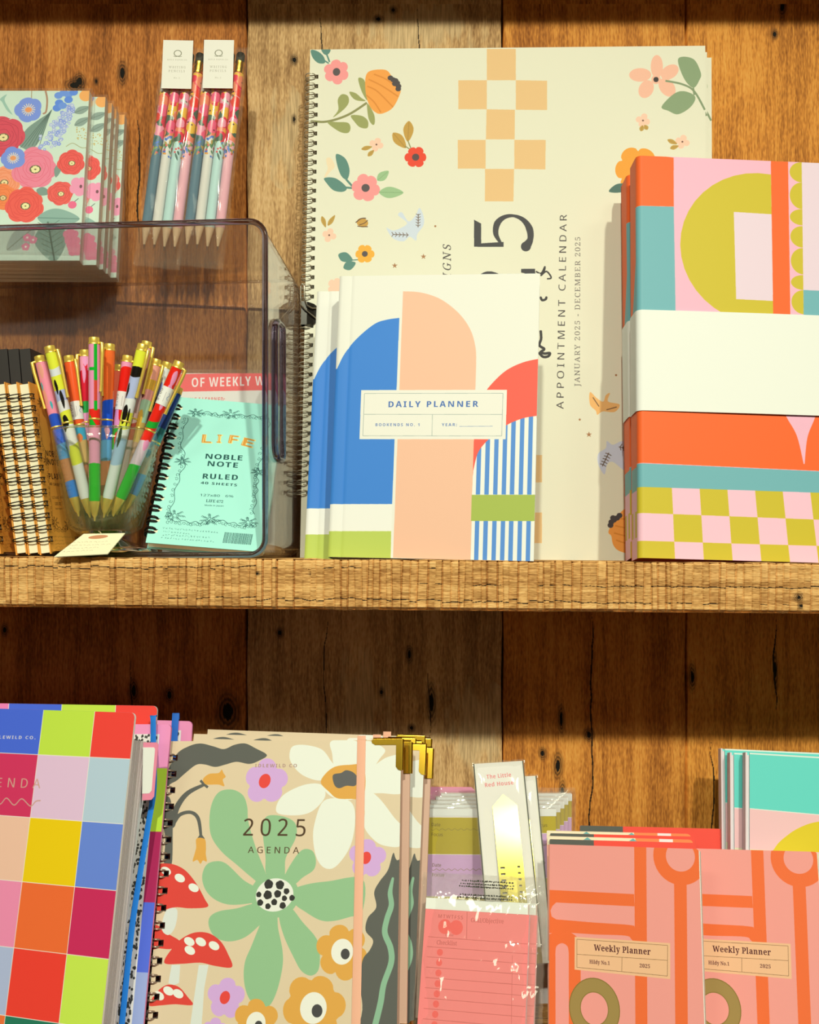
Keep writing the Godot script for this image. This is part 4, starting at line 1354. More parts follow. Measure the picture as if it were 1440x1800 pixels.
# front face at z = 0 with the wire on its left; thickness t
func pocket_book(called: String, label: String, group: String, place: Transform3D, w: float, h: float, t: float, front: Material, cover: Material, pages: Material, wire_m: Material, rings: int) -> Node3D:
	var o := thing(called, label, "notebook", place, group)
	var ys := []
	for i in rings:
		ys.append(0.011 + (h - 0.022) * i / (rings - 1.0))
	part("front_cover", plate(w, h, 0.0008, front, cover, [0, 0.006, 0.006, 0], [0.0042, 0.0072, 0.0015] + ys), o)
	part("page_block", box_mesh(Vector3(0.001, 0.0012, -t + 0.001), Vector3(w - 0.001, h - 0.0012, -0.0010), pages), o)
	part("back_cover", plate(w, h, 0.0009, cover, cover, [0, 0.006, 0.006, 0]), o, at(0, 0, -t + 0.0009))
	part("wire_binding", wire(ys, 0.0064, 0.0030, 0.0018, t + 0.0016, 0.00092 if group == "" else 0.00048, wire_m, 0.0013 if group == "" else 0.0011), o)
	return o

func notebooks() -> void:
	var black_wire := paint("27 20 16", 0.3, 0.3)
	var cream := paint("@248 238 184", 0.8)
	var mint := printed(life_art("@169 236 203", "@31 82 72", ["NOBLE", "NOTE", "RULED", "40 SHEETS"], true), 0.5)
	pocket_book("pocket_notebook", "turquoise wire-bound pocket notebook with scrollwork border, leaning in the right corner of the bin", "", pose(-0.2006, 0.0049, -0.0300, 4.30, 30.20, -5.39), 0.0897, 0.1403, 0.009, mint, paint("@160 228 196", 0.5), cream, black_wire, 13)
	var kraft_m := printed(life_art("@240 168 60", "@58 32 8", ["NOBLE", "NOTE", "PLAIN", "40 SHEETS"], false, -17.0), 0.7)
	var kraft := paint("@236 159 56", 0.7)
	var k := pocket_book("kraft_notebook", "kraft-covered wire-bound pocket notebook nearest the glass of pens, its printed cover facing right", "kraft notebooks in the bin", pose(-0.2695, -0.0036, -0.021, 88, 7.4, 0), 0.088, 0.1305, 0.0086, kraft_m, kraft, cream, paint("42 32 24", 0.35, 0.3), 13)
	var labels := ["kraft pocket notebook second from the glass of pens", "kraft pocket notebook third from the glass of pens", "kraft pocket notebook at the left edge of the picture, past a gap"]
	var xs := [-0.2787, -0.2879, -0.3075]
	for i in 3:
		again(k, labels[i], pose(xs[i], -0.0036, -0.022, 88, 7.4, 0))
	# taller black-covered books stand behind them
	var black := paint("@44 40 36", 0.45)
	var names := ["black-covered notebook nearest the pens in the back row of the bin", "second black-covered notebook in the back row of the bin", "third black-covered notebook in the back row of the bin", "fourth black-covered notebook in the back row of the bin", "black-covered notebook furthest left in the back row of the bin"]
	var b: Node3D
	for i in 5:
		var place := pose(-0.2862 - i * 0.0094, -0.0036, -0.064 - i * 0.001, 87, 5.0, 0)
		if i == 0:
			b = thing("black_notebook", names[0], "notebook", place, "black notebooks at the back of the bin")
			part("front_cover", plate(0.075, 0.163, 0.001, black, black, [0, 0.006, 0.006, 0]), b)
			part("page_block", box_mesh(Vector3(0.002, 0.0012, -0.0072), Vector3(0.074, 0.1618, -0.0012), cream), b)
			part("back_cover", plate(0.075, 0.163, 0.001, black, black, [0, 0.006, 0.006, 0]), b, at(0, 0, -0.0074))
			part("spine", box_mesh(Vector3(-0.0006, 0, -0.0084), Vector3(0.0006, 0.163, 0), black), b)
		else:
			again(b, names[i], place)
	# a weekly pad in a clear sleeve leans at the back
	var size := Vector2(0.0936, 0.1440)
	var a := Art.new(93.6, 144.0, 6.0, "@230 228 204")
	a.poly([-1.2, 0.8, 110.5, -1, 110.8, 13.4, -1, 15.2], "@238 102 96")
	a.text("OF WEEKLY W", [21.8, 11.3, 83.7, 9.8], 7.5, "@242 232 212", "sans_bold", 4)
	a.text("SOMETHING I LEARNED:", [2, 24, 50.2, 23.4], 3.9, "@224 122 112", "sans_bold", 3)
	a.line([2.6, 29.7, 94.1, 28.3], 0.3, "@232 168 156")
	a.line([2.8, 43.2, 94.4, 41.8], 0.3, "@232 168 156")
	var o := thing("weekly_pad", "cream pad with a coral weekly heading, in a clear sleeve behind the turquoise notebook", "notepad", pose(-0.2066, -0.0029, -0.1120, 0, 6.0))
	part("pad", plate(size.x, size.y + 0.009, 0.006, printed(a.tex(), 0.6), paint("@236 232 208", 0.8)), o)
	part("sleeve", box_mesh(Vector3(-0.002, -0.0005, -0.0075), Vector3(size.x + 0.002, size.y + 0.012, 0.0012), film("216 208 200", 0.05, 0.06)), o)

func card_boxes() -> void:
	var a := Art.new(105.4, 154.2, 7.0, "@208 230 196")
	var gr := "@127 156 134"
	var roses := func(x: float, y: float, r: float, c: String, c2: String, eye: String) -> void:
		a.flower(x, y, r, 7, 0.14, c, x)
		for i in 5:
			var p := PackedVector2Array()
			for j in 22:
				p.append(Vector2(x, y) + Vector2.from_angle(j * 0.24 + i * 1.9) * r * (0.86 - i * 0.13) * (1.0 + 0.05 * sin(j * 1.3)))
			a.line(p, 0.55, c2, true)
		a.dot(x + r * 0.05, y + r * 0.05, r * 0.25, r * 0.2, "@106 106 68")
		for i in 9:
			a.dot(x + r * 0.05 + cos(i * 2.4) * r * 0.12, y + r * 0.05 + sin(i * 2.4) * r * 0.1, r * 0.07, r * 0.07, eye)
	var blue := func(x: float, y: float, r: float) -> void:
		a.flower(x, y, r, 5, 0.16, "@123 152 218", 0.6)
		for i in 16:
			a.line([x, y, x + cos(i * TAU / 16) * r * 0.5, y + sin(i * TAU / 16) * r * 0.5], 0.7, "@244 228 180")
		a.dot(x, y, r * 0.24, r * 0.2, "@238 156 90")
	a.line([56.3, -2, 56.6, 10.8], 0.6, "@165 138 90")
	a.line([68.1, 0.1, 70, 8.6, 69.7, 19.2, 67.4, 21.4], 1.6, "@176 138 104", true)
	a.blob([29.9, 7.6, 35.4, 3.3, 33.8, 8.7, 38.3, 17.1, 41.5, 22.4, 36.4, 18.2, 32, 10.8], "@156 196 168")
	a.blob([74.9, 17.3, 71.3, 21.4, 63, 27.7, 53.9, 36.1, 48.5, 48.7, 53.6, 53.9, 59.9, 55, 67.8, 42.4, 70.8, 29.8], gr)
	for i in 6:
		a.line([[74, 18.2][0], [74, 18.2][1], [50.2, 51.8][0] + i * 3.2, [50.2, 51.8][1] - i * 0.6 + 1.0], 0.45, "@78 106 92")
	var f = [54.7, 17.7]
	blue.call(f[0], f[1], 11.8)
	f = [34.2, 42.4]
	roses.call(f[0], f[1], 19.2, "@220 74 88", "@192 58 76", "@242 226 154")
	f = [38, 84]
	roses.call(f[0], f[1], 14.1, "@246 160 112", "@238 138 80", "@242 226 154")
	f = [38, 97.9]
	roses.call(f[0], f[1], 12.2, "@245 138 72", "@232 120 60", "@232 208 138")
	f = [62.9, 71.6]
	roses.call(f[0], f[1], 19.2, "@238 136 148", "@232 112 128", "@244 236 160")
	f = [44.6, 62.3]
	blue.call(f[0], f[1], 10.5)
	f = [56.9, 105]
	roses.call(f[0], f[1], 16.4, "@238 92 76", "@224 74 64", "@244 236 160")
	f = [93.6, 66.4]
	a.leaf([83.6, 67.4, 81.5, 79.9], 3.0, gr)
	roses.call(f[0], f[1], 11.7, "@238 90 78", "@220 72 64", "@244 236 160")
	a.leaf([66, 91.2, 77.6, 94.3], 4.0, gr)
	f = [86.1, 94.3]
	roses.call(f[0], f[1], 11.1, "@238 96 82", "@220 76 68", "@244 236 160")
	f = [101.9, 88.1]
	a.flower(f[0], f[1], 8.9, 5, 0.25, "@240 156 174", 0.2)
	a.dot(f[0] + 1.0, f[1], 1.2, 1.6, "@122 74 80")
	a.line([96.6, 103.5, 101.6, 98.9], 0.6, "@78 106 92")
	f = [96.7, 104.7]
	a.dot(f[0], f[1], 3.6, 3.4, "@238 106 136")
	for i in 130:        # the hyacinth
		var t := rng.randf()
		var q := Vector2([92, 13.9][0], [92, 13.9][1]).lerp(Vector2([73.8, 47.1][0], [73.8, 47.1][1]), t)
		q += Vector2(rng.randf_range(-1, 1), rng.randf_range(-1, 1)) * (2.5 + 7.0 * t)
		a.flower(q.x, q.y, rng.randf_range(1.2, 2.1), 5, 0.3, ["@159 178 226", "@184 198 234", "@138 160 216"][i % 3])
		a.dot(q.x, q.y, 0.5, 0.5, "@232 236 240")
	for q in [[79.4, 4.4], [83.6, 2], [87.8, 3.5], [80.3, 11.3], [78.7, 16.1], [83.4, 13.9], [88.1, 8.4], [92.1, 1.4]]:
		a.dot(q[0], q[1], 3.6, 3.2, ["@90 142 216", "@108 154 222"][int(q[0]) % 2])
	f = [102.6, 4.4]
	a.dot(f[0], f[1], 5.6, 5.4, "@244 176 92")
	for q in [[93.8, 20.5, 106.6, 15], [94.5, 32.3, 107.1, 25]]:
		a.leaf(q, 3.6, "@142 166 144", "@90 116 100")
	for i in 30:
		var q := [101.2, 40.3]
		a.dot(q[0] + rng.randf_range(-5, 7), q[1] + rng.randf_range(-6, 6), 0.5, 0.5, "@200 168 76")
	a.line([88.4, 51.8, 94, 48.7, 101.9, 52.9, 108.5, 51.8], 0.6, "@168 168 112", true)
	a.leaf([68.5, 116.3, 103.5, 117.3], 9.0, "@140 178 154", "@106 148 126")
	a.leaf([77.2, 119.8, 85, 155.1], 14.0, "@134 168 142", "@78 110 90")
	for i in 6:
		var q := [77.9, 122.9, 84.3, 151.1]
		var c := Vector2(q[0], q[1]).lerp(Vector2(q[2], q[3]), i / 6.0)
		a.line([c.x, c.y + 2.0, c.x - 9.0, c.y - 2.5], 0.4, "@78 110 90")
		a.line([c.x, c.y + 2.0, c.x + 9.0, c.y - 4.5], 0.4, "@78 110 90")
	a.leaf([66.2, 124.9, 44.9, 145.1], 9.0, "@168 188 164", "@122 148 124")
	for q in [[99, 138], [96.8, 132], [101.2, 144.1]]:
		a.flower(q[0], q[1], 6.6, 5, 0.25, "@240 142 156", 0.9)
	for q in [[61.1, 134], [60.3, 142.1], [66, 136]]:
		a.flower(q[0], q[1], 3.6, 5, 0.25, "@238 140 160", 0.9)
		a.dot(q[0], q[1], 1.0, 1.0, "@248 240 224")
	var front := printed(a.tex(), 0.45)
	var side := paint("@230 216 180", 0.7)
	var size := Vector2(0.1054, 0.1542)
	var base := pose(-0.3774, 0.2377, -0.1000, 0.00, 10.49, -0.01)
	var labels := ["mint box of cards printed with red and pink roses, front of the row", "second mint floral card box in the row on the bin", "third mint floral card box in the row on the bin", "fourth mint floral card box in the row on the bin", "rearmost mint floral card box, its right edge nearest the pencil packs"]
	var o := thing("card_box", labels[0], "card box", base, "boxed floral cards on the bin")
	part("box", plate(size.x, size.y, 0.0088, front, side), o)
	part("cellophane", box_mesh(Vector3(-0.001, -0.0006, -0.0094), Vector3(size.x + 0.0022, size.y + 0.0018, 0.0008), film("240 224 212", 0.03, 0.06)), o)
	for i in 4:
		again(o, labels[i + 1], Transform3D(base.basis, base.origin + Vector3([0.0107, 0.0133, 0.0145, 0.0190][i], -0.0009 * (i + 1), -0.0105 * (i + 1))))

func pencil_art(c: String, seed_: int) -> Texture2D:
	var a := Art.new(25, 136, 6.0, c)
	var r := RandomNumberGenerator.new()
	r.seed = seed_
	a.rect(0, 0, 25, 52, "@216 216 188")
	for i in 60:
		var x := r.randf_range(0, 25)
		var y := r.randf_range(40, 72)
		var l := Vector2.from_angle(r.randf_range(0.6, 2.5)) * r.randf_range(3, 7)
		a.leaf([x, y, x + l.x, y + l.y], 0.9, ["@90 138 90", "@138 168 96", "@63 106 88", "@192 160 80", "@74 120 192"][r.randi() % 5])
	for i in 90:
		var y := r.randf_range(-2, 58)
		a.flower(r.randf_range(-1, 26), y, r.randf_range(3.0, 6.0), 5, 0.15, ["@232 48 72", "@240 96 124", "@242 138 96", "@238 72 56", "@244 160 168", "@240 192 64", "@74 106 80"][r.randi() % 7])
		if i % 3 == 0:
			a.dot(r.randf_range(0, 25), y, 0.8, 0.7, "@74 42 48")
	for i in 16:
		a.dot(r.randf_range(0, 25), r.randf_range(66, 76), 0.9, 0.9, ["@224 90 88", "@74 120 192", "@232 160 64"][r.randi() % 3])
	return a.tex()

func pencil_packs() -> void:
	var o := thing("pencil_pack", "clear pack of four flower-topped pencils, the one beside the mint card boxes", "pencil pack", pose(-0.2295, 0.2362, -0.104, 0, 5.5, -6.2), "packs of floral pencils")
	var tones := ["@95 128 132", "@226 224 196", "@191 228 204", "@240 180 176"]
	var gold := paint("217 168 60", 0.25, 1.0)
	for i in 4:
		var at_x := at(0.0062 + 0.00855 * i, 0.0150 + 0.0008 * (i % 2), -0.0048)
		var m := MB.new()
		m.lathe([Vector2(0.0038, 0.0195), Vector2(0.00425, 0.0205), Vector2(0.00425, 0.155), Vector2(0.0037, 0.155)], 14)
		var p := part("pencil", surf([[m, printed(pencil_art(tones[i], 40 + i), 0.3, 0.4)]]), o, at_x)
		m = MB.new()
		m.lathe([Vector2(0.0008, 0.0035), Vector2(0.0038, 0.0192), Vector2(0.0036, 0.0197)], 12)
		part("sharpened_wood", surf([[m, paint("@226 196 140", 0.7)]]), p)
		m = MB.new()
		m.lathe([Vector2(0.0, 0.0), Vector2(0.0002, 0.0), Vector2(0.0009, 0.0038)], 12)
		part("lead", surf([[m, paint("58 56 54", 0.4)]]), p)
		m = MB.new()
		m.lathe([Vector2(0.0038, 0.155), Vector2(0.0041, 0.1555), Vector2(0.0038, 0.158), Vector2(0.0041, 0.160), Vector2(0.0038, 0.163), Vector2(0.0040, 0.1655)], 16)
		part("ferrule", surf([[m, gold]]), p)
		m = MB.new()
		m.lathe([Vector2(0.0036, 0.165), Vector2(0.0037, 0.172), Vector2(0.0030, 0.1735), Vector2(0.0, 0.1736)], 16)
		part("eraser", surf([[m, paint("38 36 31", 0.7)]]), p)
	var a := Art.new(25, 42, 12.0, "@236 234 203")
	for i in 26:
		var t := TAU * i / 26.0
		a.dot(12.5 + cos(t) * 3.0, 11.4 + sin(t) * 2.6, 0.45, 0.3, "@122 122 92", rad_to_deg(t) + 40)
	a.line([9, 13.9, 11, 14.4, 12.5, 13.8, 14, 14.4, 16, 13.9], 0.35, "@122 122 92", true)
	a.text("RIFLE PAPER CO.", [4.0, 17.6, 20.8, 17.6], 1.1, "@168 164 136", "serif", 8)
	a.text("WRITING", [5.5, 24.4, 19.5, 24.4], 1.9, "@160 156 128", "serif", 16)
	a.text("PENCILS", [5.5, 27.8, 19.0, 27.8], 1.9, "@160 156 128", "serif", 16)
	a.text("No. 2", [10.0, 33.4, 15.0, 33.4], 1.2, "@168 164 136", "serif", 4)
	part("label_card", plate(0.0252, 0.0425, 0.0006, printed(a.tex(), 0.6), paint("@236 234 203", 0.7)), o, pose(0.0050, 0.1518, 0.0030, 0, 0, 5.0))
	# the clear sleeve, a little rumpled, with a short folded foot
	part("sleeve", crinkled(Vector2(-0.0005, 0.0), Vector2(0.0385, 0.194), 0.0012, -0.0100, 0.0005, 12, film("224 218 204", 0.05, 0.06, 0.2), 12, 30), o)
	again(o, "clear pack of four flower-topped pencils, the one nearer the calendar", pose(-0.1935, 0.2362, -0.104, 0, 5.5, -5.7))

# ---------------------------------------------------------------- lower shelf, left: the two kinds of agenda
func lower_left() -> void:
	colour_block_agendas()
	floral_agendas()

func colour_block_agendas() -> void:
	var size := Vector2(0.1997, 0.2600)
	var a := Art.new(199.7, 260.0, 4.0, "@246 240 220")
	var xs := []
	var right := size.x * 1000.0
	for k in 6:
		xs.append(right - 36.2 - 47.6 * k if k > 0 else right - 36.2)
	xs.push_front(right + 2)
	var tones := [["@251 74 58", "@200 234 72", "@76 110 220", "@246 138 180", "@246 210 26"], ["@189 213 238", "@234 200 222", "@218 58 94", "@76 110 220", "@200 234 72"], ["@109 142 232", "@246 211 18", "@252 202 162", "@218 58 94", "@234 200 222"], ["@210 48 90", "@254 114 52", "@254 148 172", "@246 211 18", "@252 202 162"], ["@208 240 80", "@254 70 50", "@182 194 232", "@254 114 52", "@254 148 172"], ["@182 194 232", "@44 126 92", "@254 122 60", "@251 74 58", "@109 142 232"]]
	for j in 6:
		var y0 := -3.0 if j == 0 else 34.6 + 47.6 * (j - 1)
		var y1 := 34.6 + 47.6 * j
		for i in 5:
			var x1: float = xs[i]
			var x0: float = xs[i + 1]
			a.rect(x0 + 0.25, y0 + 0.25, x1 - x0 - 0.5, y1 - y0 - 0.5, tones[j][i])
	a.text("IDLEWILD CO.", [69.3, 23.7, 111.5, 22.9], 2.4, "@230 224 224", "sans_bold", 12)
	a.text("AGENDA", [56.2, 61.4, 121.7, 60], 7.1, "@216 168 140", "sans", 20)
	a.line([56.8, 75.3, 63.4, 70.6, 71.4, 74.5, 78, 70.1, 85.9, 73.8, 91.4, 68.9, 99.4, 73.8, 105.8, 68.7, 114.6, 73.7, 119.3, 69.9, 123.5, 69.2], 0.9, "@210 165 140", true)
	var board := paint("@242 234 216", 0.7)
	var front := pose_sq()
	var o := thing("agenda", "agenda in bright colour-block squares, its pages, tab and blue band showing", "agenda", front, "colour-block agendas")
	part("front_cover", plate(size.x, size.y, 0.0022, printed(a.tex(), 0.5), board, [0, 0.004, 0.004, 0]), o)
	part("page_block", page_stack(Vector3(0.004, 0.002, -0.0285), Vector3(size.x - 0.006, size.y - 0.020, -0.0032), 7), o)
	var inv := front.affine_inverse()
	var b_size := Vector2(0.2050, 0.2503)
	# the back board's inside: dotted endpaper framed by the turned-in colour squares
	var e := Art.new(205.0, 250.3, 5.0, "@244 154 184")
	for k in [["@198 234 64", 1337, 1442], ["@184 44 88", 1442, 1555], ["@92 116 216", 1555, 1663], ["@164 180 228", 1663, 1778], ["@240 64 60", 1778, 1900]]:
		var y0: float = (k[1] - 1262) / 2.13
		e.rect(0, y0, b_size.x * 1000.0, (k[2] - k[1]) / 2.13, k[0])
	e.rect(8, 8, b_size.x * 1000.0 - 17.5, b_size.y * 1000.0 - 16, "@239 235 210")
	for i in 1300:
		var q := Vector2(rng.randf_range(150, b_size.x * 1000.0 - 11), rng.randf_range(9, b_size.y * 1000.0 - 9))
		if q.x > 150.0:
			e.dot(q.x, q.y, rng.randf_range(0.6, 1.2), rng.randf_range(0.9, 1.6), "@70 70 60", rng.randf_range(-20, 20))
	var back := pose(-0.4008, -0.3880, -0.0544, -12.63, 16.99, 1.99)
	part("back_cover", plate(b_size.x, b_size.y, 0.0022, printed(e.tex(), 0.5), paint("@240 140 176", 0.5), [0, 0.004, 0.004, 0]), o, inv * back)
	# plastic index tab with a pink edge, and the pale divider sheet behind the pages
	var tabs := MB.new()
	var tp := [Vector3(-0.2048, -0.1488, -0.0400), Vector3(-0.1943, -0.1488, -0.0400), Vector3(-0.1932, -0.1505, -0.0400), Vector3(-0.1960, -0.1899, -0.0380), Vector3(-0.1982, -0.1925, -0.0380), Vector3(-0.2051, -0.1929, -0.0380)]
	var mid := Vector3.ZERO
	for i in tp.size():
		tp[i] = inv * tp[i]
		mid += tp[i] / tp.size()
	sheet(tabs, tp, 0.0006)
	var tab_part := part("index_tab", surf([[tabs, paint("@242 144 158", 0.4)]]), o)
	var inner := MB.new()
	var ip := []
	for p in tp:
		ip.append(mid + (p - mid) * 0.80 + Vector3(-0.0012, 0.0005, 0.0008))
	sheet(inner, ip, 0.0003)
	part("insert", surf([[inner, paint("@238 240 220", 0.6)]]), tab_part).set_meta("label", "white paper insert")
	var div := MB.new()
	var dp := [Vector3(-0.2324, -0.3662, -0.0420), Vector3(-0.2245, -0.3662, -0.0420), Vector3(-0.2141, -0.2490, -0.0460), Vector3(-0.2072, -0.1948, -0.0500), Vector3(-0.2032, -0.1522, -0.0520), Vector3(-0.2166, -0.1522, -0.0520)]
	for i in dp.size():
		dp[i] = inv * dp[i]
	sheet(div, dp, 0.0005)
	part("divider_sheet", surf([[div, paint("@232 236 212", 0.7)]]), o)
	# elastic band: down from the back board's top edge, pulled aside by the pages
	var el := MB.new()
	var path := [Vector3(-0.2091, -0.1366, -0.0920), Vector3(-0.2070, -0.1366, -0.0830), Vector3(-0.2055, -0.1553, -0.0770), Vector3(-0.2011, -0.1881, -0.0600), Vector3(-0.2027, -0.2142, -0.0480), Vector3(-0.2058, -0.2463, -0.0370), Vector3(-0.2096, -0.2825, -0.0280), Vector3(-0.2118, -0.3182, -0.0200), Vector3(-0.2136, -0.3531, -0.0120), Vector3(-0.2150, -0.3766, -0.0080)]
	for i in path.size():
		path[i] = inv * path[i]
	ribbon(el, path, 0.0056, Vector3(1.0, 0, 0.15))
	part("elastic_band", surf([[el, paint("@31 132 216", 0.7)]]), o)
	var r := again(o, "second colour-block agenda, standing behind and a little right of the front one", pose(-0.4105, -0.387, -0.088, -9, 9.8, 0.4))
	r.get_node("back_cover").transform = pose(0.0075, 0.000, -0.034, 3.0, 0, -0.5)
	var rb: Node3D = r.get_node("elastic_band")
	rb.free()
	var el2 := MB.new()
	ribbon(el2, [Vector3(0.2000, 0.004, -0.0420), Vector3(0.2000, 0.12, -0.0420), Vector3(0.2000, 0.245, -0.0420), Vector3(0.2000, 0.2500, -0.0440)], 0.0062, Vector3(1, 0, 0))
	part("elastic_band", surf([[el2, paint("@31 108 192", 0.7)]]), r)
	r.get_node("divider_sheet").free()
	r.get_node("index_tab").free()

func pose_sq() -> Transform3D:
	return pose(-0.4105, -0.3827, -0.0408, -19.97, 12.93, 1.43)

static func sheet(b: MB, p: Array, t: float) -> void:
	var nn: Vector3 = (p[1] - p[0]).cross(p[3] - p[0]).normalized()
	if nn.z < 0:
		nn = -nn
	b.face(p, nn)
	var q := []
	for k in p:
		q.append(k - nn * t)
	b.face(q, -nn)
	for i in p.size():
		var j := (i + 1) % p.size()
		b.face([p[i], p[j], q[j], q[i]], (p[j] - p[i]).cross(nn).normalized())

static func ribbon(b: MB, p: Array, w: float, side: Vector3) -> void:
	var c := []
	for i in p.size() - 1:
		for k in 4:
			c.append(p[i].cubic_interpolate(p[i + 1], p[maxi(i - 1, 0)], p[mini(i + 2, p.size() - 1)], k / 4.0))
	c.append(p[-1])
	var rows := []
	for i in c.size():
		var d: Vector3 = (c[mini(i + 1, c.size() - 1)] - c[maxi(i - 1, 0)]).normalized()
		var s := (side - d * d.dot(side)).normalized()
		var nn := s.cross(d)
		if nn.z < 0:
			nn = -nn
		var r := []
		for k in 7:       # woven ribs along the band
			var u := k / 6.0 - 0.5
			r.append(b.vert(c[i] + s * u * w + nn * (0.0003 if k % 2 == 0 else 0.0), (nn + s * u * 0.4).normalized()))
		rows.append(r)
	for i in c.size() - 1:
		for k in 6:
			b.quad(rows[i][k], rows[i][k + 1], rows[i + 1][k + 1], rows[i + 1][k])

# a block of paper whose fore-edge is stepped where the sections lie uneven
func page_stack(lo: Vector3, hi: Vector3, sections: int) -> ArrayMesh:
	var ms := [MB.new(), MB.new()]
	var t := (hi.z - lo.z) / sections
	for i in sections:
		var n := 4
		for k in n:
			var z0 := lo.z + t * i + t * k / n
			ms[(i * n + k) % 2].box(Vector3((lo.x + hi.x) / 2.0 - rng.randf_range(0, 0.0004) - 0.0003 * (k % 2), (lo.y + hi.y) / 2.0 - rng.randf_range(0.0, 0.0008), z0 + t / n / 2.0), Vector3(hi.x - lo.x, hi.y - lo.y, t / n * 0.96))
	return surf([[ms[0], paint("@207 198 178", 0.85)], [ms[1], paint("@218 210 190", 0.85)]])

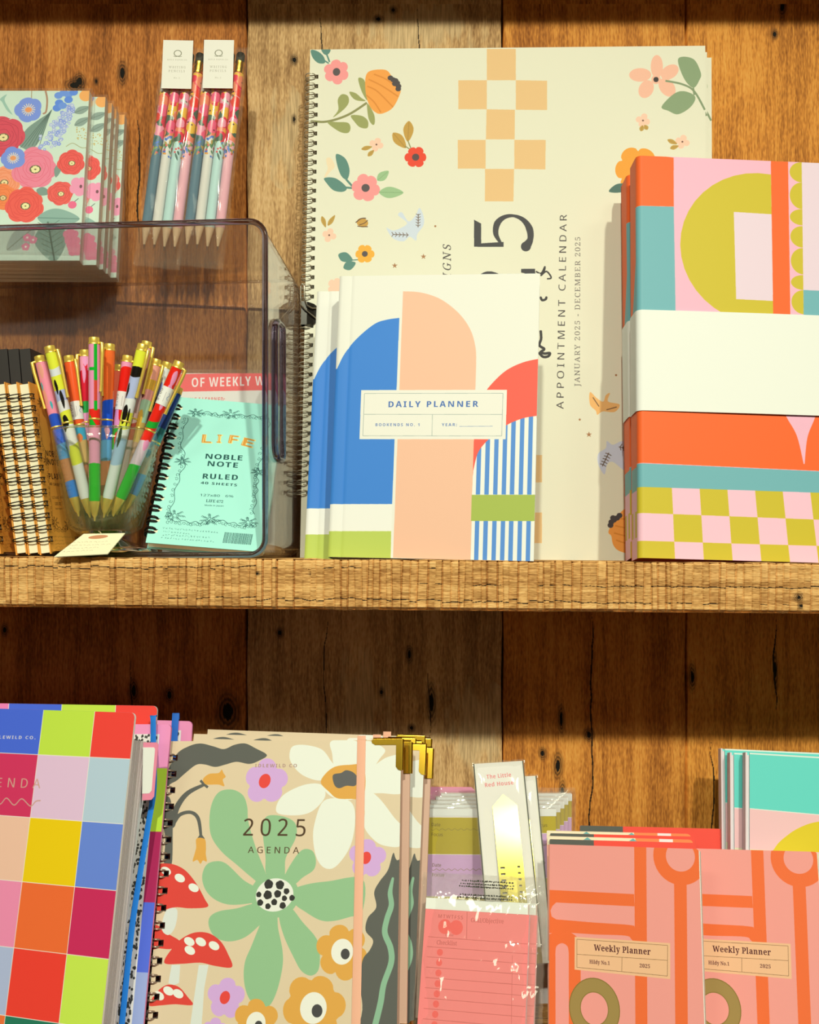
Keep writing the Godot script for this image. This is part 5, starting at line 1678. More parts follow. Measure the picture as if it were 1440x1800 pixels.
func floral_art() -> Texture2D:
	var a := Art.new(190.8, 233.2, 5.5, "@226 207 160")
	var dark := "@96 98 85"
	var green := "@151 195 137"
	var lilac := "@216 174 216"
	var amber := "@228 170 72"
	var white := "@238 242 216"
	var red := "@234 74 60"
	# charcoal stems upper left
	a.blob([-9.1, 32.3, -0.8, 24.7, 7, 10.2, 16.4, 4.2, 26.1, 2, 37, 4.3, 46.1, 6.6, 54.8, 3.2, 63.6, 2.2, 72.7, 6.2, 82.1, 11.5, 75.9, 15.9, 68.1, 18.5, 57.4, 16.8, 48.7, 18.8, 39.9, 20.8, 30.9, 18.8, 23.8, 19.1, 15.4, 25.5, 8.7, 31.4, 1.9, 35.7, -6.1, 47.4], dark)
	a.blob([-7.8, 47.4, 2.6, 44.1, 6.7, 55.7, 8.3, 70.6, 9.5, 96.7, 3.4, 96.7, 2.7, 77.2, -1.1, 64.1], dark)
	a.brush([7, 65.7, 10.4, 52.4, 18.4, 41.5, 31.7, 34.8], [6.4, 4.8, 3.8, 2.2], dark)
	a.brush([8.6, 64, 13.5, 58.2, 22.2, 56.5, 28.7, 61.5, 32, 75.4], [4.2, 2.9, 2.6, 2.9, 2.2], dark)
	a.line([28.3, 31.5, 31.7, 34.8, 28.3, 36], 2.0, dark)
	a.line([31.7, 34.8, 34.9, 37], 2.0, dark)
	a.line([29.9, 77, 31.7, 74.1, 34.4, 77.3], 2.0, dark)
	a.blob([30.3, 30.6, 35, 26.4, 42.9, 25.6, 45.4, 23, 47, 25.6, 49, 28.6, 46.8, 31, 48.4, 36, 43.6, 34.8, 35.6, 34.8, 32.4, 34.3], amber)
	a.blob([28.4, 76.7, 35.1, 77, 36.6, 83.5, 36.8, 88.3, 38, 94, 34.9, 93.2, 33, 95.8, 30.2, 92.9, 26.6, 94.1, 27.6, 88.4, 28.6, 83.6], amber)
	# lilac flowers with red hearts
	for q in [[[82.5, 32.3], 17.9], [[165.7, 90.5], 14.7], [[60.1, 192.9], 14.7], [[53, 216], 9.6]]:
		a.flower(q[0][0], q[0][1], q[1], 5, 0.36, lilac, -PI / 2 + 0.05)
		a.dot(q[0][0] - q[1] * 0.06, q[0][1] - q[1] * 0.02, q[1] * 0.26, q[1] * 0.32, red, 20)
	# white daisy, its right half beyond the elastic
	for q in [[127.9, 31.5, 112.2, 27.4, 102.2, 17.3, 100.9, 8.8, 104.2, 4.1, 114.7, 3.8, 127, 7.3, 134.2, 15.7, 137.9, 22.4], [134.6, 0.5, 154.5, 0.7, 159.9, 10.8, 153.4, 22.4, 138.7, 21.1, 135.5, 10.7], [163.1, 0.7, 177.8, 7.2, 173.7, 15, 165.4, 25.8, 156.8, 22.4, 158.2, 10.8], [127.4, 34.8, 114.3, 34.8, 99, 41.5, 92.5, 49.7, 93.7, 57.1, 110.1, 58.4, 122, 54.6, 131, 43.9], [130.2, 47.2, 123.2, 65.1, 123, 79.7, 126.9, 92.4, 133.8, 98.4, 142.1, 96.2, 151.8, 82.6, 155.3, 66.6, 154.2, 52, 147.3, 46.3], [155.7, 43.9, 162.7, 53.6, 162.7, 66.6, 170, 76.1, 178.5, 80.9, 191.8, 81.1, 194.9, 69.6, 186.4, 60, 174.4, 45.5, 164.1, 38.9], [158.7, 27.4, 168.7, 20.8, 180.5, 13.3, 192.4, 14.2, 194.5, 39.7, 176, 41.4, 164.1, 39.8]]:
		a.blob(q, white)
	a.dot([147.7, 33.2][0], [147.7, 33.2][1], 19.2, 13.6, white)
	a.blob([127.1, 33.2, 131.2, 25.7, 138.7, 20.7, 149.9, 19.4, 160.2, 19.9, 163, 32.4, 160.8, 44.7, 150.7, 45.8, 140.4, 45.2, 134.3, 40.6], amber)
	a.blob([136.7, 27.4, 143.2, 25.7, 147.4, 23.6, 153.5, 25.7, 157, 30.7, 154.6, 35.7, 147.8, 35.7, 141.9, 37.6, 138, 34.8], "@98 98 90")
	# big sage flower
	for q in [[86.8, 104.7, 77, 83.2, 69.9, 63.7, 68.3, 52.3, 64.3, 43.2, 55.3, 38.7, 44.8, 40.3, 39.2, 49, 37.9, 62.2, 40.6, 75.3, 49.7, 86.6, 62.4, 96.2, 74.9, 105.6, 83.7, 111.1], [87.1, 103.9, 85.1, 89.6, 81.8, 70.2, 83.5, 60.4, 91.2, 58.4, 103.4, 61.2, 108.8, 66.8, 108.4, 76.5, 101.4, 91, 100.4, 105.3], [100.5, 106.9, 107.4, 92.6, 114.7, 84.5, 122.3, 85.3, 125.5, 92.4, 123.8, 99.6, 115.6, 105.2, 108.2, 110.8], [108.4, 114.7, 119.2, 110.2, 135.8, 107.8, 162.4, 105.6, 163, 129.5, 153.3, 133.5, 140.2, 136.7, 130.2, 136.1, 118.3, 130.1, 109.7, 124.1], [78.8, 113.5, 68.2, 107.3, 53.7, 95.4, 44.1, 93.9, 37.4, 97.2, 35.1, 106, 38.7, 115.5, 46.9, 122.5, 59.1, 126, 76, 124.5, 80.9, 121.3], [79.4, 125.2, 64.4, 128.6, 50.9, 130.8, 43.5, 135.1, 43.2, 142.2, 48.8, 149.8, 59.1, 152.7, 70.8, 150.2, 80.5, 143.1, 88.3, 133.7], [86.6, 132.2, 83.6, 140, 77.8, 155.4, 73.2, 167.7, 73.5, 181.3, 78.3, 193.2, 87, 199.5, 94.2, 197.2, 99.4, 186.7, 102.7, 170.1, 102.1, 158, 98, 142.8, 95.8, 132], [98.3, 132, 102.4, 147.3, 111.5, 163.9, 117.7, 172.8, 125.2, 175.7, 130.7, 171.1, 131, 157.5, 127.4, 148.4, 117, 137.9, 106.5, 127.2]]:
		a.blob(q, green)
	var c = [93.9, 118.3]
	a.dot(c[0], c[1], 19.2, 16.8, green)
	a.dot(c[0], c[1], 14.9, 12.2, "@238 240 220", -8)
	for q in [[88.8, 110.5, 92.2, 110.5], [97.8, 110.9, 101, 110.8], [81.4, 118.2, 83.4, 118.1], [88.5, 118.4, 91.7, 118.3], [96.3, 117.5, 99, 117.5], [103.2, 115.5, 105.4, 115.5], [101.8, 120.7, 103.8, 120.7], [107.8, 120.3, 109.9, 120.3], [82.8, 124.1, 85.1, 124.1], [93.9, 123.6, 96.2, 123.6], [100.7, 126, 103.1, 126], [89.1, 126.7, 91.2, 126.6]]:
		a.flower(q[0], q[1], (q[2] - q[0]) * 1.05, 5, 0.12, "@52 52 46", q[0])
	# toadstools
	for q in [[[-3.3, 100, 6.9, 95.9, 19.4, 99.8, 29.6, 109.3, 38.3, 121.9, 41, 127.8, 26.8, 129.1, 14.7, 128.5, 1.2, 131.9, -4.1, 130.4], [[5.2, 101.5], [17, 106.7], [28.8, 113.8]]], [[-4.8, 142.9, 2.1, 142.1, 11.2, 148.1, 21, 153.7, 14.6, 158.9, 3.5, 158.7, -3.3, 159.3], []], [[9.5, 169, 15.4, 158.1, 22.5, 151.1, 32.4, 146.7, 43.5, 147.1, 53.2, 152.8, 59.7, 161.9, 63.3, 171, 50.2, 170.5, 38.3, 168.4, 23.1, 169.5], [[28.3, 153.3], [37.5, 153.4], [48.2, 156], [29.2, 159.7]]], [[0.2, 199.6, 3.8, 192, 9.3, 186.6, 15, 184.5, 22.8, 186.2, 30, 192.8, 34.3, 198.4, 20.4, 198.3, 8.7, 199.4], [[14.6, 189], [22.3, 190.8], [7.2, 192.6]]]]:
		a.blob(q[0], "@226 72 56")
		for s in q[1]:
			a.dot(s[0], s[1], 4.5, 2.9, white, 25)
	a.blob([8, 131, 16.6, 130.1, 16.2, 142.6, 11.2, 148.9, 5.4, 144.3], "@223 230 204")
	a.poly([37.1, 170, 44.8, 169.8, 42.6, 186.5, 42.4, 225.1, 32.5, 225.4, 35.3, 191.2], "@223 230 204")
	a.poly([15.6, 170.4, 22.4, 170.3, 22.5, 183.2, 18.4, 184.8, 14.1, 183.4], "@223 230 204")
	# amber flowers
	for q in [[[148.3, 158.4], 20, 0.3], [[127.7, 198.2], 24, 0.9], [[84.3, 210], 17.6, 0.5]]:
		a.flower(q[0][0], q[0][1], q[1], 6, 0.3, amber, q[2])
		a.dot(q[0][0], q[0][1], q[1] * 0.42, q[1] * 0.46, "@242 242 218", 10)
		a.dot(q[0][0] + q[1] * 0.12, q[0][1] + q[1] * 0.08, q[1] * 0.17, q[1] * 0.19, "@74 74 68")
	# charcoal seaweed on the right with a pale vein
	a.blob([186, 86.4, 189, 91.8, 200.3, 98, 201.8, 226.2, 162.4, 227.4, 164.8, 198.4, 162.8, 182.3, 164, 164.4, 169.4, 156.8, 171.7, 149.9, 165.9, 143.2, 167.3, 134, 173.6, 126.3, 171.8, 115.5, 175.7, 107.6, 182.1, 99], dark)
	a.brush([186, 105.2, 184.1, 115.3, 185.2, 124.6, 182, 134.6, 180.6, 144.5, 185.1, 155, 185.8, 165.4, 180.5, 180.4, 178.3, 193.7, 174.7, 208.3], [1.9, 3.8, 4.2, 4.2, 4.5, 4.5, 4.2, 4.5, 4.5], "@144 188 144")
	# foil lettering
	a.text("2025", [66.2, 74.2, 116.3, 74.2], 13.1, "@78 58 34", "sans", 14)
	a.text("AGENDA", [70.8, 87.3, 111.8, 87.4], 4.8, "@78 58 34", "sans", 16)
	a.text("IDLEWILD CO", [72.8, 21.2, 107.1, 21.3], 2.7, "@176 143 124", "sans_bold", 10)
	return a.tex()

func floral_agendas() -> void:
	var size := Vector2(0.1908, 0.2332)
	var base := pose(-0.1985, -0.3790, -0.0200, -8.23, 17.49, 1.75)
	var o := thing("floral_agenda", "tan wire-bound 2025 agenda with flowers and toadstools, front one of four", "agenda", base, "floral 2025 agendas")
	var tan := paint("@223 201 160", 0.6)
	var ys := []
	for i in 17:
		ys.append(size.y - 0.0135 - i * 0.01285)
	var rev := ys.duplicate()
	rev.reverse()
	part("front_cover", plate(size.x, size.y, 0.0020, printed(floral_art(), 0.5), tan, [0, 0.001, 0.001, 0], [0.0036, 0.0078, 0.0024] + rev), o)
	part("page_block", box_mesh(Vector3(0.011, 0.004, -0.0165), Vector3(size.x - 0.006, size.y - 0.004, -0.0024), paint("@230 217 184", 0.85)), o)
	part("back_cover", box_mesh(Vector3(0, 0, -0.0190), Vector3(size.x + 0.0050, size.y, -0.0168), paint("@211 171 136", 0.5), 0.0004), o)
	part("wire_binding", wire(ys, 0.0062, 0.0030, 0.0026, 0.0200, 0.00082, paint("@200 180 148", 0.35, 0.8), 0.0021), o)
	var el := MB.new()
	var band = [159, 0.7, 160.3, 208.3]
	ribbon(el, [Vector3(band[0] / 1000.0, size.y + 0.0003, -0.008), Vector3(band[0] / 1000.0, size.y + 0.0003, -0.004), Vector3(band[0] / 1000.0, size.y + 0.0003, -0.0008), Vector3(band[0] / 1000.0, size.y - 0.0003, 0.0005), Vector3(band[0] / 1000.0, size.y - 0.004, 0.0005), Vector3((band[0] + band[2]) / 2000.0, size.y * 0.6, 0.0005), Vector3(band[2] / 1000.0, 0.03, 0.0005), Vector3(band[2] / 1000.0, 0, 0.0004)], 0.0068, Vector3(1, 0, 0))
	part("elastic_band", surf([[el, paint("@244 184 140", 0.7)]]), o)
	var gold := paint("217 178 60", 0.16, 1.0)
	for s in [0, 1]:        # metal corner guards: an L on the face, folded round the edges
		var y0 := size.y if s == 0 else 0.0
		var dy := -1.0 if s == 0 else 1.0
		var l := MB.new()
		var z := 0.0005
		var leg := 0.0245
		var wide := 0.0046
		var p := [Vector2(0, 0), Vector2(-leg + 0.003, 0), Vector2(-leg, 0.0008), Vector2(-leg + 0.0005, 0.003), Vector2(-leg + 0.003, wide), Vector2(-wide, wide)]
		var q := [Vector2(0, 0), Vector2(-wide, wide), Vector2(-wide, leg - 0.003), Vector2(-0.0028, leg - 0.0006), Vector2(-0.0008, leg), Vector2(0, leg)]
		for poly in [p, q]:
			var f := []
			for k in poly:
				f.append(Vector3(size.x + 0.0006 + k.x, y0 - dy * 0.0006 + dy * k.y, z))
			l.face(f, Vector3.BACK)
		l.tube([Vector3(size.x + 0.0006, y0 - dy * 0.0006, -0.0009), Vector3(size.x + 0.0006, y0 + dy * (leg - 0.0008), -0.0009)], 0.0014, 10)
		l.tube([Vector3(size.x + 0.0006, y0 - dy * 0.0006, -0.0009), Vector3(size.x - leg + 0.002, y0 - dy * 0.0006, -0.0009)], 0.0014, 10)
		part("corner_guard", surf([[l, gold]]), o)
		var m := MB.new()
		m.tube([Vector3(size.x + 0.0053, y0 - dy * 0.0004, -0.0178), Vector3(size.x + 0.0053, y0 + dy * leg, -0.0178)], 0.0017, 10)
		m.tube([Vector3(size.x + 0.0053, y0 - dy * 0.0004, -0.0178), Vector3(size.x - leg, y0 - dy * 0.0004, -0.0178)], 0.0017, 10)
		m.box(Vector3(size.x + 0.0027, y0 + dy * leg / 2.0, -0.0160), Vector3(0.0055, leg, 0.0010))
		part("corner_guard", surf([[m, gold]]), o)
	again(o, "second floral 2025 agenda, its seaweed edge and gold corner right of the front one", pose(-0.1879, -0.3803, -0.0460, -5.0, 19.0, -0.95))
	again(o, "third floral 2025 agenda, only its tan top edge showing behind the first two", pose(-0.1945, -0.3812, -0.0710, -4.0, 18.2, -0.78))
	again(o, "rearmost floral 2025 agenda, with a gold corner at the top right of the row", pose(-0.1880, -0.3821, -0.0960, -4.0, 17.0, -1.3))

# ---------------------------------------------------------------- lower shelf, right: pads, bookmarks, weekly planners, big notebooks
func lower_right() -> void:
	date_pads()
	bookmarks()
	checklist_pads()
	weekly_planners()
	big_notebooks()

func date_pads() -> void:
	var size := Vector2(0.1168, 0.1608)
	var a := Art.new(116.8, 160.8, 6.0, "@240 234 216")
	var olive := "@194 176 60"
	var lilac := "@220 180 204"
	for k in [[[1.3, 1.3, 67.8, 1.6], [1.6, 32.4, 68, 33], olive], [[1.6, 32.9, 68, 33.5], [1.9, 67.9, 68.1, 68.7], lilac], [[1.9, 68.5, 68.1, 69.3], [2.1, 103, 68.3, 103.9], olive], [[2.1, 103.5, 68.3, 104.3], [2.4, 135.9, 68.5, 136.9], lilac],
		[[67.8, -0.7, 130.7, -0.7], [67.9, 14.8, 130.7, 14.6], olive], [[67.9, 15.4, 130.7, 15.1], [68.1, 52.8, 130.7, 52.6], lilac], [[68.1, 53.3, 130.7, 53.2], [68.2, 87.4, 130.8, 87.3], olive], [[68.2, 87.9, 130.8, 87.9], [68.4, 123.1, 130.8, 123.2], lilac]]:
		a.poly([k[0][0], k[0][1], k[0][2], k[0][3], k[1][2], k[1][3], k[1][0], k[1][1]], k[2])
	for q in [["Date", [9.8, 8.7, 17.3, 8.9]], ["Focus", [9.8, 17.1, 19.4, 17.3]], ["Date", [10.6, 43.1, 18.1, 43.3]], ["Focus", [10.6, 51.3, 20.9, 51.6]], ["Focus", [99, 9.5, 109.4, 9.3]], ["Focus", [99, 25.7, 109.9, 25.6]], ["Name", [97.7, 41.3, 107.8, 41.2]]]:
		a.text(q[0], q[1], 2.7, "@117 104 58")
	for q in [[9.5, 11.6, 52.9, 11.6], [10.3, 45.7, 52.4, 45.8]]:
		var p := PackedVector2Array()
		for i in 40:
			p.append(Vector2(lerpf(q[0], q[2], i / 39.0), lerpf(q[1], q[3], i / 39.0) + 0.8 * sin(i * 1.3)))
		a.line(p, 0.3, "@140 128 72")
	var front := printed(a.tex(), 0.6)
	var base := pose(0.0078, -0.3878, -0.1258, 2.58, 2.95, -0.64)
	var o := thing("planning_pad", "olive and lilac sleeved date pad, front one of the row behind the bookmarks", "notepad", base, "olive and lilac pads in clear sleeves")
	part("pad", plate(size.x, size.y - 0.001, 0.0055, front, paint("@234 223 212", 0.8)), o)
	part("top_binding", box_mesh(Vector3(-0.0003, size.y - 0.0012, -0.0058), Vector3(size.x + 0.0003, size.y + 0.0050, 0.0003), paint("@233 236 220", 0.7)), o)
	part("sleeve", crinkled(Vector2(-0.003, -0.001), Vector2(size.x + 0.004, size.y + 0.010), 0.0016, -0.0072, 0.0005, 3, film("218 214 210", 0.045, 0.06)), o)
	var labels := ["second olive and lilac sleeved pad behind the bookmarks", "third olive and lilac sleeved pad behind the bookmarks", "fourth olive and lilac sleeved pad behind the bookmarks", "rearmost olive and lilac sleeved pad, its clear edge furthest right"]
	for i in 4:
		again(o, labels[i], base * at(0.0052 * (i + 1), 0.0016 * (i + 1), -0.0092 * (i + 1)))
	# a pale pink pad without olive stands last, its top edge just showing
	var p := thing("pink_pad", "pale pink sleeved pad peeping over the tops of the olive and lilac pads", "notepad", base * at(-0.001, 0.0035, -0.048))
	part("pad", box_mesh(Vector3(0, 0, -0.006), Vector3(0.118, size.y + 0.012, 0), paint("@238 156 174", 0.7)), p)
	part("sleeve", crinkled(Vector2(-0.003, -0.001), Vector2(0.122, size.y + 0.017), 0.0014, -0.0072, 0.0004, 9, film("218 214 210", 0.045, 0.06)), p)

# front and back skins of a soft clear bag, rumpled, welded at the rim
static func crinkled(lo: Vector2, hi: Vector2, z_front: float, z_back: float, rumple: float, seed_: int, m: Material, nx := 26, ny := 44) -> ArrayMesh:
	var n := FastNoiseLite.new()
	n.seed = seed_
	n.noise_type = FastNoiseLite.TYPE_CELLULAR
	n.cellular_return_type = FastNoiseLite.RETURN_DISTANCE2_SUB
	n.frequency = 38.0
	var n2 := FastNoiseLite.new()
	n2.seed = seed_ + 1
	n2.frequency = 60.0
	var b := MB.new()
	for side in [0, 1]:
		var g := []
		for j in ny + 1:
			for i in nx + 1:
				var u := float(i) / nx
				var v := float(j) / ny
				var p := Vector2(lerpf(lo.x, hi.x, u), lerpf(lo.y, hi.y, v))
				var edge := minf(minf(u, 1.0 - u) * 6.0, minf(v, 1.0 - v) * 10.0)
				var k := clampf(edge, 0.0, 1.0)
				var z := lerpf((z_front + z_back) / 2.0, z_front if side == 0 else z_back, sqrt(k))
				var r := rumple * (1.0 + 3.0 * (1.0 - clampf(edge * 0.6, 0.0, 1.0)))
				z += (n.get_noise_2d(p.x * 1.4, p.y * 0.28 + side * 3.0) * 0.9 + n2.get_noise_2d(p.x, p.y * 0.4 + side * 5.0)) * r * (1.0 if side == 0 else -1.0)
				if k < 0.01:
					p += Vector2(n2.get_noise_2d(p.y * 3.0, 1.0), n2.get_noise_2d(p.x * 3.0, 2.0)) * 0.0012
				g.append(Vector3(p.x, p.y, z))
		var ids := []
		for j in ny + 1:
			for i in nx + 1:
				var dx: Vector3 = g[j * (nx + 1) + mini(i + 1, nx)] - g[j * (nx + 1) + maxi(i - 1, 0)]
				var dy: Vector3 = g[mini(j + 1, ny) * (nx + 1) + i] - g[maxi(j - 1, 0) * (nx + 1) + i]
				var nn := dx.cross(dy).normalized() * (1.0 if side == 0 else -1.0)
				ids.append(b.vert(g[j * (nx + 1) + i], nn))
		for j in ny:
			for i in nx:
				var a := j * (nx + 1) + i
				b.quad(ids[a], ids[a + 1], ids[a + nx + 2], ids[a + nx + 1])
	return surf([[b, m]])

func bookmarks() -> void:
	var size := Vector2(0.0431, 0.0978)
	size.y = 0.150
	var a := Art.new(size.x * 1000.0, size.y * 1000.0, 8.0, "@242 240 228")
	a.rect(0, 0, 1.0, 150, "@58 66 56")
	a.rect(size.x * 1000.0 - 1.0, 0, 1.0, 150, "@58 66 56")
	a.rect(1.0, 0, 1.4, 150, "@246 246 236")
	a.rect(size.x * 1000.0 - 2.4, 0, 1.4, 150, "@246 246 236")
	a.text("The Little", [10.5, 13.4, 31.5, 12.8], 3.4, "@238 142 132", "sans_bold", 2)
	a.text("Red House", [8.5, 20.2, 33.0, 19.4], 3.4, "@238 142 132", "sans_bold", 2)
	a.poly([4.5, 42, 7.5, 36, 11, 42, 11, 150, 4.5, 150], "@244 242 230")
	a.poly([size.x * 1000.0 - 8, 42, size.x * 1000.0 - 5.5, 37, size.x * 1000.0 - 3.5, 42, size.x * 1000.0 - 3.5, 150, size.x * 1000.0 - 8, 150], "@244 242 230")
	var base := pose(0.0607, -0.2743, -0.1000, 0.00, 21.20, 3.66) * at(0.0, -0.053, 0.0)
	var o := thing("bookmark_pack", "packaged gold house bookmark on a cream card, standing up above the bag of notepads", "bookmark", base, "packaged gold bookmarks")
	part("card", plate(size.x, size.y, 0.0008, printed(a.tex(), 0.6), paint("@238 232 214", 0.7)), o)
	# the metal bookmark: a tall gabled house with windows and a ladder cut through
	var gold := paint("207 194 90", 0.24, 1.0)
	var b := MB.new()
	var u := size.x / 41.0
	var cols := [12.5, 14.2, 17.8, 27.6, 29.8, 32.5]
	for c in 5:
		if c == 1 or c == 3:
			var y := 0.0
			for k in range(11, -1, -1):
				var h0 := 62.0 - k * 5.0
				bm_quad(b, cols[c], y, cols[c + 1], h0, u)
				y = h0 + 1.6
			bm_quad(b, cols[c], y, cols[c + 1], 113.0, u)
		else:
			bm_quad(b, cols[c], 0.0, cols[c + 1], 113.0, u)
	b.face([Vector3(12.5 * u, 0.113, bow(113)), Vector3(32.5 * u, 0.113, bow(113)), Vector3(22.0 * u, 0.123, bow(123))], Vector3(0, 0.095, 1).normalized())
	b.box(Vector3(22.2 * u, 0.030, bow(30) + 0.0004), Vector3(0.008, 0.060, 0.0006))
	part("metal_bookmark", surf([[b, gold]]), o)
	part("sleeve", crinkled(Vector2(-0.001, -0.001), Vector2(size.x + 0.0012, size.y + 0.0012), 0.0042, -0.0016, 0.00012, 21, film("224 224 216", 0.05, 0.05), 10, 30), o)
	again(o, "second packaged bookmark, only its right edge showing beside the first", base * pose(0.0085, -0.012, -0.005, 0, 0, -0.8))

# the thin metal is bowed a little in its pack: its height off the card at y millimetres
static func bow(y: float) -> float:
	return 0.0034 - 0.85 * pow(y / 1000.0 - 0.06, 2.0)

static func bm_quad(b: MB, x0: float, y0: float, x1: float, y1: float, u: float) -> void:
	var n := maxi(1, int((y1 - y0) / 8.0))
	for i in n:
		var a := lerpf(y0, y1, float(i) / n)
		var c := lerpf(y0, y1, float(i + 1) / n)
		var k := []
		for q in [[x0, a], [x1, a], [x1, c], [x0, c]]:
			k.append(b.vert(Vector3(q[0] * u, q[1] / 1000.0, bow(q[1])), Vector3(0, 1.7 * (q[1] / 1000.0 - 0.06), 1).normalized()))
		b.quad(k[0], k[1], k[2], k[3])

func checklist_pads() -> void:
	var size := Vector2(0.0825, 0.1116)
	var a := Art.new(82.5, 111.6, 7.0, "@251 138 124")
	var ink := "@194 86 76"
	a.text("MTWTFSS", [10.8, 6.2, 30.6, 6.3], 2.6, ink, "sans", 8)
	var hot := "@251 102 88"
	for q in [[16.5, 12.5], [25.7, 12.7]]:
		a.dot(q[0], q[1], 5.3, 5.5, hot)
	a.text("Date", [17.5, 19.4, 23.8, 19.3], 1.7, ink)
	a.text("Goal/Objective", [37.2, 8, 62.9, 7.5], 3.1, ink, "serif")
	a.text("Checklist", [10.9, 26, 27, 25.8], 3.1, ink, "serif")
	a.line([33.6, 0.5, 34.5, 20.6], 0.3, ink)
	for q in [[3.6, 20.8, 82.1, 21.3], [3.6, 28.1, 82.4, 28.4], [3.7, 35.6, 82.4, 35.5], [3.8, 43.1, 82.4, 43.2], [3.9, 50.6, 82.3, 50.7], [3.9, 57.9, 82.3, 58], [4, 65.3, 82.1, 65.5], [4.1, 72.7, 82.2, 72.8], [4.1, 80, 82.2, 80.1], [4.2, 87.3, 82.3, 87.3], [4.3, 94.6, 82.3, 94.6]]:
		a.line(q, 0.3, ink)
	a.line([70.8, 30.1, 72.4, 89], 0.22, ink)
	for q in [[13.9, 31.7], [13.8, 39.2], [13.8, 46.7], [13.7, 54.4], [13.6, 61.7], [13.5, 68.9], [13.4, 76.2], [13.3, 83.5], [13.2, 90.8]]:
		a.dot(q[0], q[1], 2.4, 2.5, hot)
	var base := pose(0.0038, -0.3867, -0.0200, -16.16, 23.63, 1.87)
	var o := thing("checklist_pad", "coral checklist pad in a crinkled clear bag, in front of the bookmarks", "notepad", base, "bagged checklist pads")
	part("pad", plate(size.x, size.y, 0.006, printed(a.tex(), 0.55), paint("@246 216 204", 0.8)), o)
	part("top_binding", box_mesh(Vector3(0.0, size.y, -0.0062), Vector3(size.x - 0.001, size.y + 0.0085, 0.0003), paint("@238 242 228", 0.6)), o)
	part("bag", crinkled(Vector2(-0.005, -0.003), Vector2(size.x + 0.006, size.y + 0.0285), 0.0032, -0.0095, 0.0009, 31, film("223 226 218", 0.055, 0.05), 34, 56), o)
	# the warning text printed on the bag's flap
	var ink_m := paint("44 44 38", 0.6)
	var t := MB.new()
	for k in [[0.0255, 0.029, 0.064], [0.0232, 0.028, 0.064], [0.0212, 0.027, 0.063], [0.0150, 0.028, 0.063], [0.0128, 0.026, 0.063]]:
		var x: float = k[1]
		while x < k[2]:
			var l := rng.randf_range(0.0005, 0.0016)
			var y: float = size.y + k[0] - 0.003
			t.box(Vector3(x + l / 2.0, y + rng.randf_range(-0.0002, 0.0002), 0.0048), Vector3(l, rng.randf_range(0.0006, 0.0013), 0.0001))
			x += l + rng.randf_range(0.0005, 0.0011)
	var tp := part("printed_warning", surf([[t, ink_m]]), o)
	tp.set_meta("kind", "stuff")
	var labels := ["second bagged coral checklist pad, its crinkled edge right of the front one"]
	for i in 1:
		again(o, labels[i], base * at(0.0045 * (i + 1), 0.001, -0.0108 * (i + 1)))

func weekly_art() -> Texture2D:
	var a := Art.new(117.9, 154.7, 6.5, "@252 164 142")
	var orange := "@250 116 56"
	var pink := "@252 164 142"
	a.poly([68.7, -13.8, 78.2, -14, 76, 157.8, 67.1, 158.7], orange)
	a.poly([-5.7, 35.1, 67.9, 35.1, 68.1, 44, -5.7, 44.4], orange)
	a.blob([-5.6, 57.5, 2.6, 57, 36.1, 57.6, 63.9, 57.8, 68.1, 60, 68.6, 70.6, 65.3, 68, 60.7, 65.7, 36, 66.3, 13.9, 66.3, 7.4, 66.7, -5.5, 67.2], orange)
	a.poly([-5.7, 42.9, 5.8, 44.1, 2.5, 47.2, 0.9, 50.7, 1.9, 55.1, 5.8, 57.1, -5.6, 58.4], orange)
	a.poly(Art.curve([-5.5, 71.8, 2.6, 67.3, 10.7, 65.6, 18.6, 66.6, 24.2, 71.3, 25.4, 79.2], false) + Art.pts([25.2, 163.2, -4.8, 166.4]), orange)
	a.poly(Art.curve([5.1, 82, 5.9, 77, 10.4, 74.4, 14.8, 76.4, 15.9, 81.3], false) + Art.pts([16.1, 164.2, 5.6, 165.3]), pink)
	var c = [104, 5.8]
	a.poly([98.8, 21.9, 108.3, 21.5, 105.5, 154.6, 96.5, 155.6], orange)
	a.dot(c[0], c[1], 20.7, 21.1, orange)
	a.dot(c[0], c[1], 11, 11.2, pink)
	c = [36, 119.7]
	a.dot(c[0], c[1], 19.9, 22, "@140 120 54")
	a.dot(c[0], c[1], 19.2, 21.3, "@166 142 76")
	a.dot(c[0], c[1], 11.2, 12.1, "@140 120 54")
	a.dot(c[0], c[1], 10.6, 11.5, pink)
	a.poly([20.7, 69, 94.7, 68.9, 94.1, 94.2, 20.5, 93], "@246 196 140")
	for q in [[22.4, 70.7, 92.8, 70.6, 92, 92.2, 22.4, 91.2, 22.4, 70.7], [22.4, 81.7, 92.4, 81.2], [57.9, 81.5, 57.5, 91.7]]:
		a.line(q, 0.32, "@138 106 68")
	a.text("Weekly Planner", [35.9, 78.1, 79.8, 78.2], 4.5, "@76 28 32", "serif_bold", 2)
	a.text("Hildy No.1", [32.4, 87.7, 48.2, 87.7], 2.7, "@92 44 44", "serif_bold", 2)
	a.text("2025", [71.3, 87.6, 79.1, 87.7], 2.7, "@92 44 44", "serif_bold", 2)
	return a.tex()

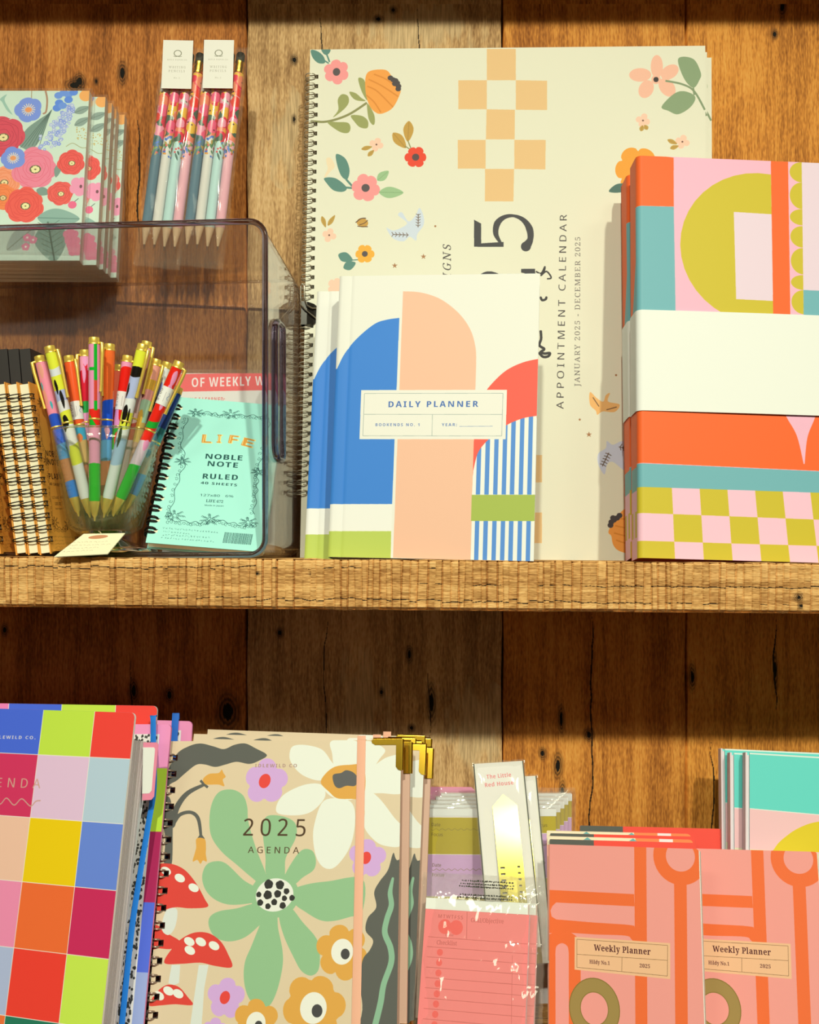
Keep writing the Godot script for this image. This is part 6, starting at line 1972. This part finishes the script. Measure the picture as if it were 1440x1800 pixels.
func weekly_planners() -> void:
	var size := Vector2(0.1179, 0.1547)
	var base := pose(0.1064, -0.3858, -0.0350, -25.96, 15.47, 4.84)
	var pages := paint("@242 236 204", 0.8)
	var o := thing("weekly_planner", "salmon weekly planner with orange loops and olive ring, uncovered one of the pair", "planner", base, "salmon weekly planners")
	part("front_cover", plate(size.x, size.y, 0.0006, printed(weekly_art(), 0.5), pages, [0, 0.002, 0.002, 0]), o)
	part("page_block", box_mesh(Vector3(0.0005, 0.001, -0.0056), Vector3(size.x + 0.0004, size.y - 0.0016, -0.0007), pages), o)
	part("back_cover", plate(size.x, size.y, 0.0006, paint("@252 164 142", 0.5), pages, [0, 0.002, 0.002, 0]), o, at(0, 0, -0.0057))
	again(o, "salmon weekly planner whose left part is hidden behind its twin", pose(0.2020, -0.3925, -0.0500, -24.0, 17.0, 4.63))
	# softcover planners of another pattern behind: red with a dark corner, alternating with cream strips of teal diamonds
	var r := Art.new(118, 155, 4.0, "@244 82 62")
	r.rect(0, 0, 36, 30, "@90 94 80")
	r.rect(0, 30, 118, 4, "@246 176 144")
	var s := Art.new(118, 155, 4.0, "@240 230 180")
	s.rect(72, 0, 46, 12, "@251 138 76")
	s.rect(91, 0, 11, 12, "@242 232 212")
	for x in [33.0, 70.0]:
		s.poly([x - 3.5, 2.6, x, 0.2, x + 3.5, 2.6, x, 5.0], "@108 176 160")
	s.rect(0, 7, 118, 150, "@246 176 144")
	var red := printed(r.tex(), 0.5)
	var cream := printed(s.tex(), 0.5)
	var labels := ["red softcover planner with a dark corner, directly behind the salmon planners", "cream softcover planner with teal diamonds along its top, nearer the salmon planners", "red softcover planner with a dark corner, third behind the salmon planners", "cream softcover planner with teal diamonds along its top, further back", "red softcover planner at the back of the stack, its plain right part uncovered"]
	var places := [pose(0.1120, -0.3895, -0.0640, -8.0, 14.0, 0.6), pose(0.1105, -0.3882, -0.0690, -8.0, 14.0, 0.55), pose(0.1140, -0.3872, -0.0740, -8.0, 14.0, 0.7), pose(0.1115, -0.3862, -0.0790, -8.0, 14.0, 0.6), pose(0.1411, -0.3848, -0.0900, -6.0, 14.0, 0.14)]
	for i in 5:
		var p := thing("softcover_planner", labels[i], "planner", places[i], "softcover planners stacked behind the salmon ones")
		part("front_cover", plate(size.x, size.y, 0.0006, red if i % 2 == 0 else cream, pages, [0, 0.002, 0.003, 0.001]), p)
		part("page_block", box_mesh(Vector3(0.0005, 0.001, -0.0036), Vector3(size.x - 0.001, size.y - 0.001, -0.0007), pages), p)
		part("back_cover", plate(size.x, size.y, 0.0005, paint("@244 82 62", 0.5), pages, [0, 0.002, 0.003, 0.001]), p, at(0, 0, -0.0037))

func big_notebooks() -> void:
	var size := Vector2(0.1459, 0.2210)
	var a := Art.new(145.9, 221.0, 5.0, "@252 200 186")
	var bl = [-13, 44.6, 54.8, 46.1]
	a.poly([-5, -5, 200, -5, 200, bl[3] + (bl[3] - bl[1]) * 0.5, bl[2], bl[3], -5, bl[1]], "@106 220 192")
	a.line([0, bl[1], bl[2], bl[3], 200, bl[3] + (200 - bl[2]) * (bl[3] - bl[1]) / (bl[2] - bl[0])], 0.7, "@242 236 208")
	a.poly(Art.curve([19.1, 75.3, 22.6, 70.3, 28.6, 64.7, 35.7, 59.3, 45.3, 54.3, 54.8, 51.4, 70.2, 48.6, 87.7, 52.8], false) + Art.pts([87.3, 73.2, 16.7, 77.7]), "@232 208 44")
	var low = [32.7, 75.4]
	a.rect(0, low[1] + 1, 200, 28, "@236 232 180")
	a.rect(0, low[1] + 29, 200, 40, "@140 120 192")
	a.rect(0, low[1] + 69, 200, 8, "@236 232 180")
	a.rect(0, low[1] + 77, 200, 80, "@60 76 120")
	a.rect(0, 0, 200, 1.2, "@230 242 216")
	var front := printed(a.tex(), 0.5)
	var pale := paint("@242 226 220", 0.6)
	var base := pose(0.2651, -0.3829, -0.0500, -3.57, 11.64, -2.73)
	var o := thing("large_notebook", "tall teal, pink and yellow notebook, front one of three beside the red planners", "notebook", base, "teal and pink notebooks")
	part("front_cover", plate(size.x, size.y, 0.0016, front, paint("@207 228 208", 0.6)), o)
	part("spine", box_mesh(Vector3(-0.0034, -0.0005, -0.0105), Vector3(-0.0018, size.y + 0.0002, 0.0004), pale, 0.0004), o)
	part("page_block", box_mesh(Vector3(-0.0015, 0.002, -0.009), Vector3(size.x - 0.002, size.y - 0.002, -0.0024), paint("@240 234 212", 0.8)), o)
	part("back_cover", box_mesh(Vector3(-0.0015, 0, -0.0105), Vector3(size.x, size.y, -0.0092), paint("@106 220 192", 0.5)), o)
	again(o, "second teal and pink notebook, between the front and rearmost ones", pose(0.2585, -0.3859, -0.0650, -3.5, 11.6, -2.3))
	again(o, "rearmost teal and pink notebook, its pale spine furthest left", pose(0.2566, -0.3853, -0.0800, -3.5, 11.6, -1.94))
